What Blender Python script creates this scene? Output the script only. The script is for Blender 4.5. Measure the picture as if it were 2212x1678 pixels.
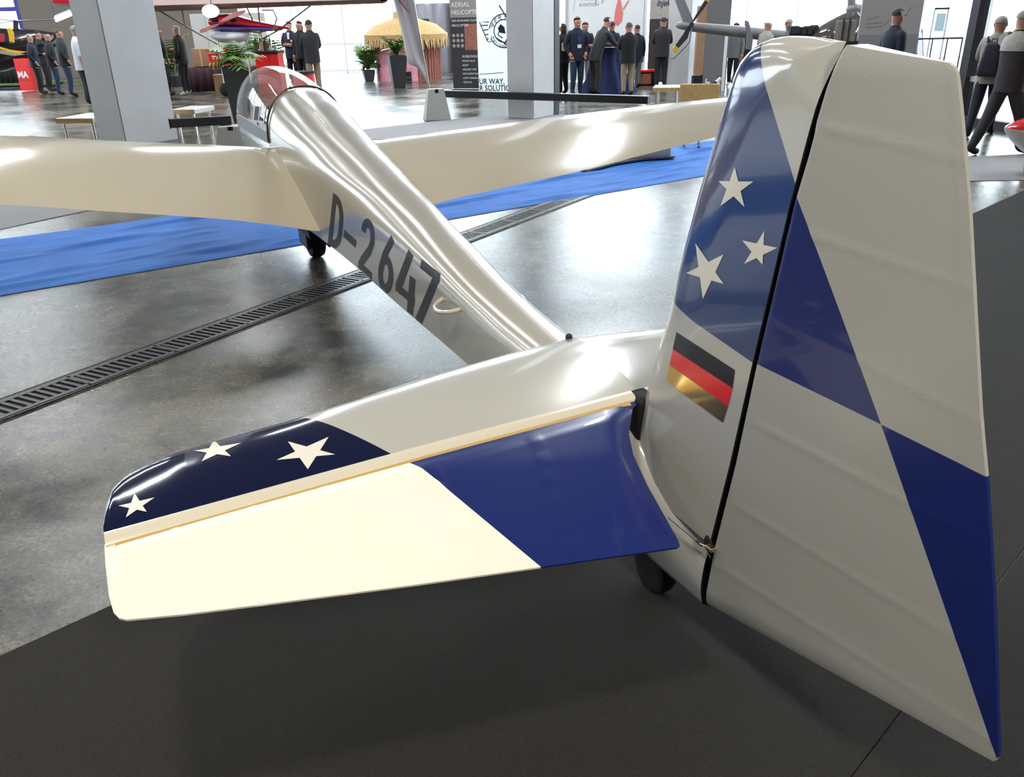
import bpy, bmesh, math, random
from math import radians as R, sin, cos, pi
from mathutils import Vector as V, Matrix
from mathutils.bvhtree import BVHTree
for o in list(bpy.data.objects): bpy.data.objects.remove(o)
SC = bpy.context.scene; COL = SC.collection
random.seed(7)

# ---------------------------------------------------------------- camera
FPX = 1760.0; ROLL = R(1.28); PITCH = R(24.2); HC = 1.72
FW = V((0, cos(PITCH), -sin(PITCH))); _up = V((0, sin(PITCH), cos(PITCH))); _rt = V((1, 0, 0))
RT = _rt*cos(ROLL) - _up*sin(ROLL); UP = _up*cos(ROLL) + _rt*sin(ROLL)
CAMP = V((0, 0, HC))
cd = bpy.data.cameras.new('camera'); cam = bpy.data.objects.new('camera', cd); COL.objects.link(cam)
cd.sensor_fit = 'HORIZONTAL'; cd.sensor_width = 36; cd.lens = 36*FPX/2212; cd.clip_start = 0.05; cd.clip_end = 300
cam.matrix_world = Matrix(((RT.x, UP.x, -FW.x, 0), (RT.y, UP.y, -FW.y, 0), (RT.z, UP.z, -FW.z, HC), (0, 0, 0, 1)))
SC.camera = cam
SC.view_settings.view_transform = 'Standard'; SC.view_settings.look = 'None'
SC.view_settings.gamma = 1; SC.view_settings.use_curve_mapping = False
SC.view_settings.exposure = 0.0
SC.cycles.max_bounces = 8; SC.cycles.transparent_max_bounces = 12; SC.cycles.use_denoising = True
SC.cycles.sample_clamp_indirect = 6; SC.cycles.caustics_reflective = False; SC.cycles.caustics_refractive = False

def ray(x, y): return (FW + RT*((x-1106)/FPX) - UP*((y-839)/FPX)).normalized()
def at(x, y, z=0.0):            # the point of height z seen at a place of the photograph
    d = ray(x, y); return CAMP + d*((z-HC)/d.z)
def aty(x, y, Y):               # the point at distance Y (world y) seen there
    d = ray(x, y); return CAMP + d*(Y/d.y)
# ---------------------------------------------------------------- daylight and hall lamps
w = bpy.data.worlds.new('daylight'); SC.world = w; w.use_nodes = True
w.node_tree.nodes['Background'].inputs[0].default_value = (0.80, 0.92, 1.0, 1)
w.node_tree.nodes['Background'].inputs[1].default_value = 9.0
def area(name, loc, target, sx, sy, power, col):
    l = bpy.data.lights.new(name, 'AREA'); l.shape = 'RECTANGLE'; l.size = sx; l.size_y = sy; l.energy = power; l.color = col
    o = bpy.data.objects.new(name, l); COL.objects.link(o); o.location = loc
    o.rotation_euler = (V(target)-V(loc)).to_track_quat('-Z', 'Y').to_euler(); return o
AZ = R(25)      # glider heading, turned left of the view
P0 = at(1430, 1285)
def G2W(x, y, z): return V((P0.x + x*cos(AZ) - y*sin(AZ), P0.y + x*sin(AZ) + y*cos(AZ), z))
area('ceiling_lamp_tail', G2W(-1.9, -0.6, 5.0), G2W(-0.9, 0, 0.3), 0.5, 0.5, 100, (1.0, 0.95, 0.86))
area('ceiling_lamp_rear', G2W(-0.75, -4.6, 3.9), G2W(-1.2, 0, 0.5), 0.6, 0.6, 215, (1.0, 0.92, 0.76))
area('ceiling_lamp_hall', (-4.4, 3.6, 5.5), (-3.4, 3.4, 0), 1.0, 1.0, 70, (1.0, 0.90, 0.74))
for X_ in (-25, -16, -7.5, 3, 13):
    for Y_ in (15, 25): area('ceiling_strip_light', (X_, Y_, 10.2), (X_, Y_, 0), 0.35, 6.5, 800, (0.93, 0.97, 1.0))

# ---------------------------------------------------------------- helpers
def mat(name, col, rough=0.5, metal=0.0, coat=0.0, noise=0.0, nscale=20, bump=0.0, bscale=60, emit=None, estr=1.0, trans=0.0, alpha=1.0, ior=1.45, col2=None):
    m = bpy.data.materials.new(name); m.use_nodes = True; nt = m.node_tree; b = nt.nodes['Principled BSDF']
    b.inputs['Base Color'].default_value = (*col, 1); b.inputs['Roughness'].default_value = rough
    b.inputs['Metallic'].default_value = metal; b.inputs['Coat Weight'].default_value = coat; b.inputs['Coat Roughness'].default_value = 0.04
    b.inputs['IOR'].default_value = ior; b.inputs['Transmission Weight'].default_value = trans; b.inputs['Alpha'].default_value = alpha
    if emit: b.inputs['Emission Color'].default_value = (*emit, 1); b.inputs['Emission Strength'].default_value = estr
    tc = nt.nodes.new('ShaderNodeTexCoord')
    if noise or col2:
        n = nt.nodes.new('ShaderNodeTexNoise'); n.inputs['Scale'].default_value = nscale; n.inputs['Detail'].default_value = 6
        r = nt.nodes.new('ShaderNodeValToRGB'); c2 = col2 or tuple(c*(1-noise) for c in col); c1 = col if col2 else tuple(min(1, c*(1+noise)) for c in col)
        r.color_ramp.elements[0].color = (*c2, 1); r.color_ramp.elements[1].color = (*c1, 1)
        r.color_ramp.elements[0].position = 0.35; r.color_ramp.elements[1].position = 0.65
        nt.links.new(tc.outputs['Object'], n.inputs['Vector']); nt.links.new(n.outputs['Fac'], r.inputs['Fac']); nt.links.new(r.outputs['Color'], b.inputs['Base Color'])
    if bump:
        n = nt.nodes.new('ShaderNodeTexNoise'); n.inputs['Scale'].default_value = bscale; n.inputs['Detail'].default_value = 4
        k = nt.nodes.new('ShaderNodeBump'); k.inputs['Strength'].default_value = bump; k.inputs['Distance'].default_value = 0.01
        nt.links.new(tc.outputs['Object'], n.inputs['Vector']); nt.links.new(n.outputs['Fac'], k.inputs['Height']); nt.links.new(k.outputs['Normal'], b.inputs['Normal'])
        if coat: nt.links.new(k.outputs['Normal'], b.inputs['Coat Normal'])
    return m
def obj(name, bm, mats, parent=None, smooth=False, loc=None, rotz=None):
    me = bpy.data.meshes.new(name); bmesh.ops.recalc_face_normals(bm, faces=bm.faces); bm.to_mesh(me); bm.free()
    for m in (mats if isinstance(mats, (list, tuple)) else [mats]): me.materials.append(m)
    if smooth:
        for p in me.polygons: p.use_smooth = True
        if smooth != True:
            me.set_sharp_from_angle(angle=R(smooth))
    o = bpy.data.objects.new(name, me); COL.objects.link(o)
    if parent: o.parent = parent
    if loc is not None: o.location = loc
    if rotz is not None: o.rotation_euler = (0, 0, rotz)
    return o
def tag(o, label=None, cat=None, group=None, kind=None):
    if label: o['label'] = label
    if cat: o['category'] = cat
    if group: o['group'] = group
    if kind: o['kind'] = kind
    return o
def thing(name, label, cat, loc=(0, 0, 0), rotz=0, group=None):
    o = bpy.data.objects.new(name, None); COL.objects.link(o); o.empty_display_size = 0.1
    o.location = loc; o.rotation_euler = (0, 0, rotz); return tag(o, label, cat, group)
def struct(name, bm, m, **k): return tag(obj(name, bm, m, **k), kind='structure')
def B(): return bmesh.new()
def box(bm, a, b, mi=0, M=None, taper=None):
    x0, y0, z0 = a; x1, y1, z1 = b; t = taper or 1.0; cx, cy = (x0+x1)/2, (y0+y1)/2
    def q(x, y, z, f): p = V((cx+(x-cx)*f, cy+(y-cy)*f, z)); return M @ p if M else p
    v = [bm.verts.new(q(x, y, z0, 1)) for x, y in ((x0, y0), (x1, y0), (x1, y1), (x0, y1))] + [bm.verts.new(q(x, y, z1, t)) for x, y in ((x0, y0), (x1, y0), (x1, y1), (x0, y1))]
    for f in ((3, 2, 1, 0), (4, 5, 6, 7), (0, 1, 5, 4), (1, 2, 6, 5), (2, 3, 7, 6), (3, 0, 4, 7)):
        bm.faces.new([v[i] for i in f]).material_index = mi
    return bm
def bbox(a, b, bev=0.005, seg=2, **k):
    bm = box(B(), a, b, **k); bmesh.ops.bevel(bm, geom=bm.edges[:], offset=bev, segments=seg, profile=0.5, affect='EDGES'); return bm
def tube(bm, pts, rad, n=10, mi=0, caps=True, sq=None):
    pts = [V(p) for p in pts]; rings = []
    rr = rad if isinstance(rad, (list, tuple)) else [rad]*len(pts)
    up = None
    for i, p in enumerate(pts):
        t = (pts[min(i+1, len(pts)-1)] - pts[max(i-1, 0)]).normalized()
        if up is None: up = V((0, 0, 1)) if abs(t.z) < 0.9 else V((1, 0, 0))
        a = t.cross(up).normalized(); up = a.cross(t).normalized()
        ring = []
        for k in range(n):
            an = 2*pi*k/n; ex, ey = (sq or (1, 1))
            ring.append(bm.verts.new(p + a*cos(an)*rr[i]*ex + up*sin(an)*rr[i]*ey))
        rings.append(ring)
    for r0, r1 in zip(rings, rings[1:]):
        for k in range(n): bm.faces.new((r0[k], r0[(k+1) % n], r1[(k+1) % n], r1[k])).material_index = mi
    if caps:
        bm.faces.new(rings[0][::-1]).material_index = mi; bm.faces.new(rings[-1]).material_index = mi
    return bm
def grid(bm, P, mi=0, closeu=False, closev=False):   # P[i][j] points
    vs = [[bm.verts.new(p) for p in row] for row in P]; n, m = len(vs), len(vs[0])
    for i in range(n if closeu else n-1):
        for j in range(m if closev else m-1):
            f = [vs[i][j], vs[(i+1) % n][j], vs[(i+1) % n][(j+1) % m], vs[i][(j+1) % m]]
            bm.faces.new(f).material_index = mi
    return vs
def lathe(bm, prof, n=24, mi=0, c=(0, 0)):
    vs = [[bm.verts.new((c[0]+r*cos(2*pi*k/n), c[1]+r*sin(2*pi*k/n), z)) for k in range(n)] for r, z in prof]
    for a, b in zip(vs, vs[1:]):
        for k in range(n): bm.faces.new((a[k], a[(k+1) % n], b[(k+1) % n], b[k])).material_index = mi
    for e, d in ((vs[0], -1), (vs[-1], 1)): bm.faces.new(e[::d]).material_index = mi
    return bm
def lerp(a, b, t): return a + (b-a)*t
def interp(x, xs, ys):
    if x <= xs[0]: return ys[0]
    for i in range(len(xs)-1):
        if x <= xs[i+1]: return lerp(ys[i], ys[i+1], (x-xs[i])/(xs[i+1]-xs[i]))
    return ys[-1]
def smooth_interp(x, xs, ys):    # monotone-ish cubic (Catmull-Rom)
    if x <= xs[0]: return ys[0]
    if x >= xs[-1]: return ys[-1]
    i = max(k for k in range(len(xs)-1) if xs[k] <= x)
    def sl(k):
        if k == 0: return (ys[1]-ys[0])/(xs[1]-xs[0])
        if k == len(xs)-1: return (ys[-1]-ys[-2])/(xs[-1]-xs[-2])
        return (ys[k+1]-ys[k-1])/(xs[k+1]-xs[k-1])
    h = xs[i+1]-xs[i]; t = (x-xs[i])/h; m0, m1 = sl(i)*h, sl(i+1)*h
    return (2*t**3-3*t*t+1)*ys[i] + (t**3-2*t*t+t)*m0 + (-2*t**3+3*t*t)*ys[i+1] + (t**3-t*t)*m1
def resample(pts, n):
    L = [0]
    for a, b in zip(pts, pts[1:]): L.append(L[-1]+(V(b)-V(a)).length)
    out = []
    for i in range(n):
        d = L[-1]*i/(n-1); k = 0
        while k < len(L)-2 and L[k+1] < d: k += 1
        t = (d-L[k])/max(1e-9, L[k+1]-L[k]); out.append(V(pts[k]).lerp(V(pts[k+1]), min(1, t)))
    return out

# ---------------------------------------------------------------- glider frame helpers: local x = starboard, y = forward, z = up
YL = V((-sin(AZ), cos(AZ), 0)); XL = V((cos(AZ), sin(AZ), 0))
def to_local(p): q = p-V((P0.x, P0.y, 0)); return V((q.dot(XL), q.dot(YL), q.z))
def fp(x, y, xl=0.0):           # meet the glider's vertical plane local-x = xl
    d = ray(x, y); o = V((P0.x, P0.y, 0))+XL*xl; return to_local(CAMP + d*(((o-CAMP).dot(XL))/d.dot(XL)))
def sp(x, y, s):                # meet the cross plane local-y = s
    d = ray(x, y); o = V((P0.x, P0.y, 0))+YL*s; return to_local(CAMP + d*(((o-CAMP).dot(YL))/d.dot(YL)))
def hp(x, y, z): return to_local(at(x, y, z))

# ---------------------------------------------------------------- materials
def floor_mat():
    m = bpy.data.materials.new('glossy_concrete'); m.use_nodes = True; nt = m.node_tree; b = nt.nodes['Principled BSDF']; N = nt.nodes.new; L = nt.links.new
    tc = N('ShaderNodeTexCoord')
    def nz(sc, dt, rg):
        n = N('ShaderNodeTexNoise'); n.inputs['Scale'].default_value = sc; n.inputs['Detail'].default_value = dt; n.inputs['Roughness'].default_value = rg; L(tc.outputs['Object'], n.inputs['Vector']); return n.outputs['Fac']
    fine, mid, big = nz(60, 5, 0.8), nz(6, 8, 0.62), nz(1.0, 6, 0.6)
    def madd(x, k_, y=None):
        n = N('ShaderNodeMath'); n.operation = 'MULTIPLY_ADD'; n.inputs[1].default_value = k_; L(x, n.inputs[0])
        if y is None: n.inputs[2].default_value = 0
        else: L(y, n.inputs[2])
        return n.outputs[0]
    tot = madd(mid, 0.38, madd(big, 0.62))
    r = N('ShaderNodeValToRGB'); e = r.color_ramp.elements; e[0].position = 0.40; e[0].color = (0.022, 0.022, 0.024, 1); e[1].position = 0.60; e[1].color = (0.235, 0.215, 0.160, 1)  # pale warm patches put lamp reflections into the floor colour
    L(tot, r.inputs['Fac'])
    gr = N('ShaderNodeValToRGB'); e = gr.color_ramp.elements; e[0].position = 0.38; e[0].color = (0.30, 0.30, 0.30, 1); e[1].position = 0.60; e[1].color = (1, 1, 1, 1); L(fine, gr.inputs['Fac'])
    mx = N('ShaderNodeMix'); mx.data_type = 'RGBA'; mx.blend_type = 'MULTIPLY'; mx.inputs[0].default_value = 1.0; L(r.outputs['Color'], mx.inputs[6]); L(gr.outputs['Color'], mx.inputs[7]); L(mx.outputs[2], b.inputs['Base Color'])
    rg_ = madd(big, 0.45); rr = N('ShaderNodeMath'); rr.operation = 'ADD'; rr.inputs[1].default_value = 0.02; L(rg_, rr.inputs[0]); L(rr.outputs[0], b.inputs['Roughness'])
    a = None; n2 = None
    k = N('ShaderNodeBump'); k.inputs['Strength'].default_value = 0.35; k.inputs['Distance'].default_value = 0.002; L(fine, k.inputs['Height']); L(k.outputs['Normal'], b.inputs['Normal'])
    b.inputs['IOR'].default_value = 1.5
    return m
M = {}
M['floor'] = floor_mat()
M['carpet_dark'] = mat('carpet_dark', (0.019, 0.0165, 0.0145), 0.95, noise=0.35, nscale=220, bump=0.5, bscale=400)
M['carpet_grey'] = mat('carpet_grey', (0.30, 0.30, 0.31), 0.9, noise=0.2, nscale=200, bump=0.3, bscale=300)
M['cream'] = mat('cream_gelcoat', (0.69, 0.63, 0.51), 0.16, coat=0.6, noise=0.015, nscale=2)
M['white'] = mat('white_gelcoat', (0.46, 0.455, 0.42), 0.17, coat=0.7, bump=0.04, bscale=4)
M['pearl'] = mat('pearl_fuselage', (0.49, 0.47, 0.425), 0.22, metal=0.12, coat=0.6)
M['fabric'] = mat('shaded_doped_fabric', (0.395, 0.39, 0.365), 0.30, coat=0.25, bump=0.05, bscale=160)  # rudder's weaker light put into a greyer copy of the fabric
M['fabric_lit'] = mat('lit_doped_fabric', (0.87, 0.835, 0.74), 0.35, coat=0.3, bump=0.08, bscale=400)  # elevator's strong lamp light put into a paler, warmer copy
M['blue'] = mat('navy_blue_paint', (0.010, 0.032, 0.150), 0.14, coat=0.7, bump=0.03, bscale=5)
M['blue2'] = mat('navy_fabric_paint', (0.009, 0.020, 0.135), 0.28, coat=0.35, bump=0.05, bscale=6)
M['navy'] = mat('shaded_navy_paint', (0.005, 0.008, 0.038), 0.10, coat=0.8)  # tailplane's weaker light put into a darker copy of the navy
M['star'] = mat('star_white', (0.76, 0.74, 0.66), 0.25, coat=0.3)
M['black'] = mat('black_vinyl', (0.006, 0.006, 0.012), 0.45, coat=0.0)
M['red'] = mat('red_vinyl', (0.75, 0.012, 0.015), 0.25, coat=0.3)
M['gold'] = mat('gold_foil', (0.62, 0.45, 0.16), 0.12, metal=1.0)
M['gap'] = mat('shadow_gap', (0.004, 0.004, 0.006), 0.7)  # near-black for dark joints and for shade painted into gaps and recesses
M['amber'] = mat('amber_shade', (0.55, 0.36, 0.11), 0.3)
M['steel'] = mat('steel', (0.55, 0.54, 0.52), 0.25, metal=1.0)
M['brass'] = mat('zinc_yellow_steel', (0.72, 0.58, 0.32), 0.3, metal=1.0)
M['rubber'] = mat('rubber', (0.012, 0.012, 0.013), 0.75)
M['cloth_blue'] = mat('blue_cloth', (0.025, 0.17, 0.60), 0.75, noise=0.10, nscale=3)
M['cast'] = mat('cast_iron', (0.065, 0.062, 0.060), 0.42, metal=0.6, noise=0.3, nscale=40)
M['wall'] = mat('wall_paint', (0.55, 0.55, 0.54), 0.8, noise=0.04, nscale=3)
M['ceil'] = mat('ceiling_paint', (0.22, 0.21, 0.20), 0.8)
M['wall_dark'] = mat('wall_paint_dark', (0.12, 0.115, 0.11), 0.8)
M['pillar'] = mat('pillar_paint', (0.60, 0.61, 0.63), 0.6, noise=0.03, nscale=2)
M['frame'] = mat('dark_window_frame', (0.03, 0.03, 0.04), 0.5)
# ---------------------------------------------------------------- hall shell
XA, XB, YA, YB, ZC = -34, 30, -9, 36, 10.5
struct('floor', box(B(), (XA, YA, -0.2), (XB, YB, 0)), M['floor'])
struct('ceiling', box(B(), (XA, YA, ZC), (XB, YB, ZC+0.2)), M['ceil'])
struct('wall_back', box(B(), (XA, YA-0.2, 0), (XB, YA, ZC)), M['wall_dark'])
struct('wall_left', box(box(box(B(), (XA-0.2, YA, 0), (XA, 12, ZC)), (XA-0.2, 12, 0), (XA, YB, 3.0)), (XA-0.2, 12, 7.5), (XA, YB, ZC)), M['wall'])
struct('wall_right', box(box(box(B(), (XB, YA, 0), (XB+0.2, 10, ZC)), (XB, 10, 7.5), (XB+0.2, YB, ZC)), (XB, 10, 0), (XB+0.2, YB, 0.1)), M['wall'])

# carpets
def slab(name, pts, z0, z1, m, label=None, cat=None, kind=None):
    bm = B(); bot = [bm.verts.new((p.x, p.y, z0)) for p in pts]; top = [bm.verts.new((p.x, p.y, z1)) for p in pts]
    n = len(pts); bm.faces.new(top); bm.faces.new(bot[::-1])
    for i in range(n): bm.faces.new((bot[i], bot[(i+1) % n], top[(i+1) % n], top[i]))
    o = obj(name, bm, m); tag(o, label, cat, kind=kind); return o
A0 = at(0, 1420); A1 = at(2212, 412); dv = (A1-A0).normalized(); nv = V((dv.y, -dv.x, 0))
S0 = at(1940, 1678); S1 = at(2212, 1262); sv = (S1-S0).normalized()
def line_at(t): return A0+dv*t
c0, c1 = line_at(-3), line_at(14)
q = (c0+nv*1.25)
slab('gray_carpet', [line_at(-4), line_at(10), line_at(10)+nv*2.0, line_at(-4)+nv*2.0], 0, 0.006, M['carpet_dark'], 'dark grey exhibition carpet strip under the glider tail and wheel', 'carpet', )
slab('gray_carpet', [line_at(-4)+nv*2.004, line_at(10)+nv*2.004, line_at(10)+nv*4.0, line_at(-4)+nv*4.0], 0, 0.006, M['carpet_dark'], 'dark grey carpet strip at the bottom right, beyond a thin seam', 'carpet')
g0, g1 = at(2212, 352), at(2100, 340); g2, g3 = at(2095, 395), at(2212, 413)
slab('walkway_carpet', [V((14, 12.4, 0)), at(2060, 342), at(2060, 392), V((12, 9.0, 0)), V((16, 10, 0))], 0, 0.005, M['carpet_grey'], 'light grey walkway carpet crossing behind the rudder at the right', 'carpet')
slab('walkway_carpet', [at(735, 302), at(775, 281), at(960, 260), at(1110, 245), at(1240, 250), at(1240, 300)], 0, 0.005, M['carpet_grey'], 'light grey carpet strip under the white barrier foot behind the starboard wing', 'carpet')
slab('walkway_carpet', [at(-60, 448), at(-60, 505), at(0, 496), at(200, 452), at(260, 430), at(100, 415)], 0, 0.005, M['carpet_grey'], 'pale grey carpet patch glimpsed under the port wing at the left edge', 'carpet')

# blue cloth, draped runner with wrinkles
def cloth():
    a, b = at(0, 640), at(1540, 378); d = (b-a).normalized(); n = V((-d.y, d.x, 0))
    bm = B(); nu, nvv = 420, 60; P = []
    from mathutils import noise
    for i in range(nu+1):
        u = -5.0 + 15.0*i/nu; row = []
        for j in range(nvv+1):
            v = 2.0*j/nvv
            pos = a + d*u + n*(v + 0.02*noise.noise(V((u*0.8, v*0.3, 3.1))))
            q_ = noise.noise(V((u*1.1+v*0.9, v*7.5-u*0.9, 0.3))); fold = max(0, q_-0.12)*0.06 + 0.010*max(0, noise.noise(V((u*2.0, v*14-u*1.5, 7.3))))
            fold += 0.012*noise.noise(V((u*1.3, v*1.7, 9)))
            e = min(1, j/3.0, (nvv-j)/3.0)
            row.append(V((pos.x, pos.y, 0.010 + max(0.0, fold)*e + (0.0 if 0 < j < nvv else -0.006))))
        P.append(row)
    grid(bm, P)
    o = obj('blue_runner', bm, M['cloth_blue'], smooth=True)
    tag(o, 'long wrinkled bright blue cloth runner on the floor under the wings', 'cloth')
cloth()

# drain with grating: channel pieces and bars
def drain():
    a, b = at(0, 888), at(1200, 441); d = (b-a).normalized(); L = 11.2; a = a - d*1.2; hw = 0.078
    t = thing('floor_drain', 'long black cast iron drain grating let into the concrete floor', 'drain', (a.x, a.y, 0), math.atan2(d.y, d.x))
    obj('channel_bed', box(B(), (0, -hw-0.03, 0.0005), (L, hw+0.03, 0.0015)), M['gap'], t)
    for s in (-1, 1):
        obj('joint', box(B(), (0, s*0.150-0.004, 0.0), (L, s*0.150+0.004, 0.0018)), M['gap'], t)
        obj('edge_strip', bbox((0, s*0.122-0.006, 0.0), (L, s*0.122+0.006, 0.007), 0.001, 1), M['cast'], t)
    rail = bar = mesh = None; n = 0; k = 0
    while n*0.54 < L-0.54:
        x0 = n*0.54
        for s in (-1, 1):
            if rail is None: o = obj('grate_rail', bbox((0.004, -0.017, 0.001), (0.536, 0.017, 0.009), 0.002, 1), M['cast'], t); rail = o.data
            else: o = bpy.data.objects.new('grate_rail', rail); COL.objects.link(o); o.parent = t
            o.location = (x0, s*(hw+0.016), 0)
        for i in range(13):
            if k > 285: break
            if bar is None: o = obj('bar', bbox((-0.0115, -hw-0.002, 0.001), (0.0115, hw+0.002, 0.0085), 0.0025, 1), M['cast'], t); bar = o.data
            else: o = bpy.data.objects.new('bar', bar); COL.objects.link(o); o.parent = t
            o.location = (x0+i*0.045 if i else x0+0.012, 0, 0); o.rotation_euler = (0, 0, 0.10); k += 1
        n += 1
drain()
# joints of the concrete slabs
for i, (p, q_) in enumerate([((0, 495), (200, 455)), ((0, 258), (200, 235)), ((0, 205), (160, 190))]):
    a, b = at(*p), at(*q_); d = (b-a).normalized(); a = a-d*5; b = b+d*3; n = V((-d.y, d.x, 0))*0.008
    slab('trim_%d' % (i+1), [a-n, b-n, b+n, a+n], 0.0, 0.0012, M['gap'], kind='structure')

# ---------------------------------------------------------------- GLIDER
gl = thing('glider', 'cream and navy blue vintage glider with white stars, seen from its tail', 'glider', (P0.x, P0.y, 0), AZ)
def bisect_assign(bm, lines, classify):
    for p, n in lines:
        bmesh.ops.bisect_plane(bm, geom=bm.verts[:]+bm.edges[:]+bm.faces[:], plane_co=p, plane_no=n, dist=1e-6)
    for f in bm.faces: f.material_index = classify(f.calc_center_median())
# ---- fuselage
FS = [-0.245, 0.0, 0.2, 0.6, 1.0, 1.4, 2.2, 2.8, 3.4, 3.8, 4.2, 4.65, 5.2, 5.8, 6.3, 6.75, 7.2, 7.6]
F_zk = [0.135, 0.128, 0.17, 0.25, 0.29, 0.32, 0.34, 0.35, 0.34, 0.32, 0.29, 0.26, 0.24, 0.25, 0.3, 0.38, 0.5, 0.66]
F_zb = [0.155, 0.165, 0.21, 0.3, 0.335, 0.358, 0.388, 0.42, 0.44, 0.44, 0.42, 0.4, 0.4, 0.42, 0.46, 0.52, 0.6, 0.68]
F_wb = [0.04, 0.055, 0.068, 0.09, 0.105, 0.12, 0.152, 0.176, 0.205, 0.22, 0.228, 0.23, 0.22, 0.2, 0.17, 0.12, 0.07, 0.01]
F_wm = [0.052, 0.075, 0.095, 0.115, 0.125, 0.137, 0.165, 0.195, 0.232, 0.255, 0.275, 0.287, 0.293, 0.288, 0.265, 0.21, 0.13, 0.01]
F_zm = [0.22, 0.33, 0.46, 0.54, 0.57, 0.6, 0.7, 0.76, 0.83, 0.87, 0.91, 0.955, 0.95, 0.945, 0.93, 0.88, 0.8, 0.7]
F_zt = [0.37, 0.46, 0.56, 0.64, 0.675, 0.73, 0.885, 0.99, 1.1, 1.18, 1.26, 1.315, 1.2, 1.06, 0.98, 0.9, 0.82, 0.71]
def fsec(s):
    g = lambda a: smooth_interp(s, FS, a)
    if s > 4.66: return g(F_zk), g(F_zb), g(F_wb), g(F_wm), g(F_zm)-0.01, g(F_zm)+0.004
    return g(F_zk), g(F_zb), g(F_wb), g(F_wm), g(F_zm), g(F_zt)
def fuselage_ring(s, n=56):
    zk, zb, wb, wm, zm, zt = fsec(s); half = []
    for i in range(4): t = i/4; half.append((wb*t, lerp(zk, zb, t**1.3)))
    for i in range(8): t = i/8; half.append((lerp(wb, wm, 1-(1-t)**1.6), lerp(zb, zm, t)))
    for i in range(17):
        a = pi/2*i/16; e = 2.2
        half.append((wm*abs(cos(a))**(2/e), zm+(zt-zm)*abs(sin(a))**(2/e)))
    half[-1] = (0, zt)
    pts = [V((x, s, z)) for x, z in half] + [V((-x, s, z)) for x, z in half[-2:0:-1]]
    return pts
bm = B(); st = [-0.245+i*(7.845)/160 for i in range(161)]+[4.655, 4.665]; st.sort()
P = [fuselage_ring(s) for s in st]
vs = grid(bm, P, closev=True); bm.faces.new(vs[0]); bm.faces.new(vs[-1][::-1])
# soft hand-laid waviness of the shell
from mathutils import noise
for v in bm.verts:
    if 0.3 < v.co.y < 6.5:
        k = 0.0035*noise.noise(V((v.co.x*9, v.co.y*1.6, v.co.z*9))); v.co.x += (1 if v.co.x > 0 else -1)*k; v.co.z += k
bmesh.ops.recalc_face_normals(bm, faces=bm.faces)
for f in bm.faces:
    c = f.calc_center_median(); f.material_index = 2 if (abs(f.normal.y) > 0.9 and c.y < -0.1) else (1 if c.y < 0.45 else 0)  # sternpost end face painted near-black as the shaded rudder gap
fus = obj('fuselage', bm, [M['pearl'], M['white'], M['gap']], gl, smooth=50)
def bvh_of(o):
    b_ = bmesh.new(); b_.from_mesh(o.data); t = BVHTree.FromBMesh(b_); b_.free(); return t
def decal(name, polys, to3, direction, target, m, parent, off=0.0012, cuts=5, label=None):
    """flat print laid on a curved surface: polys are lists of 2D points"""
    bm = B()
    for poly in polys:
        bm.faces.new([bm.verts.new((p[0], p[1], 0)) for p in poly])
    bm.normal_update(); bmesh.ops.triangulate(bm, faces=bm.faces[:])
    for _ in range(cuts): 
        L = [e for e in bm.edges if e.calc_length() > 0.012]
        if not L or len(bm.verts) > 9000: break
        bmesh.ops.subdivide_edges(bm, edges=L, cuts=1)
        bmesh.ops.triangulate(bm, faces=[f for f in bm.faces if len(f.verts) > 3])
    d = V(direction)
    for v in bm.verts:
        p = to3(v.co.x, v.co.y); best = None
        for k_ in (0, 1):
            h = target.ray_cast(p-d*(1.5 if not k_ else 0.3), d)
            if h[0] is not None: best = h; break
        if best is None:
            h = target.find_nearest(p); v.co = h[0]+h[1]*off
        else:
            nn = best[1] if best[1].dot(d) < 0 else -best[1]; v.co = best[0]+nn*off
    me_o = obj(name, bm, m, parent, smooth=True)
    if label: me_o['label'] = label
    return me_o
CAML = to_local(CAMP)
def decal_view(name, polys, target, m, parent, off=0.0012, step=5.0, label=None, mirror=False, cap=9000):
    bm = B()
    for poly in polys: bm.faces.new([bm.verts.new((p[0], p[1], 0)) for p in poly])
    bm.normal_update(); bmesh.ops.triangulate(bm, faces=bm.faces[:])
    for _ in range(6):
        L = [e for e in bm.edges if e.calc_length() > step]
        if not L or len(bm.verts) > cap: break
        bmesh.ops.subdivide_edges(bm, edges=L, cuts=1); bmesh.ops.triangulate(bm, faces=[f for f in bm.faces if len(f.verts) > 3])
    lost = []
    for v in bm.verts:
        d = ray(v.co.x, v.co.y); dl = V((d.dot(XL), d.dot(YL), d.z)); h = target.ray_cast(CAML, dl)
        if h[0] is None: lost.append(v); continue
        nn = h[1] if h[1].dot(dl) < 0 else -h[1]; v.co = h[0]+nn*off
        if mirror: v.co.x *= -1
    bmesh.ops.delete(bm, geom=lost, context='VERTS')
    o = obj(name, bm, m, parent, smooth=True)
    if label: o['label'] = label
    return o
# ---- fin
TH = lambda z: interp(z, [0.1, 0.6, 1.7], [0.055, 0.048, 0.036])
hinge_px = [(1512, 1300), (1530, 1180), (1575, 1000), (1622, 790), (1660, 630), (1705, 440), (1745, 290), (1775, 185), (1812, 90)]
hingeL = resample([fp(*p, -lerp(0.055, 0.036, (1300-p[1])/1210)) for p in hinge_px], 60)
le_px = [(1395, 870), (1412, 800), (1452, 670), (1475, 560), (1515, 410), (1545, 310), (1567, 235), (1590, 160), (1606, 128), (1630, 102), (1662, 85), (1700, 78), (1745, 78), (1785, 83), (1812, 90)]
lePts = [V((0, 0.22, 0.40))]+[fp(*p) for p in le_px]
leL = resample(lePts, 60)
hz = [p for p in hingeL]
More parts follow.
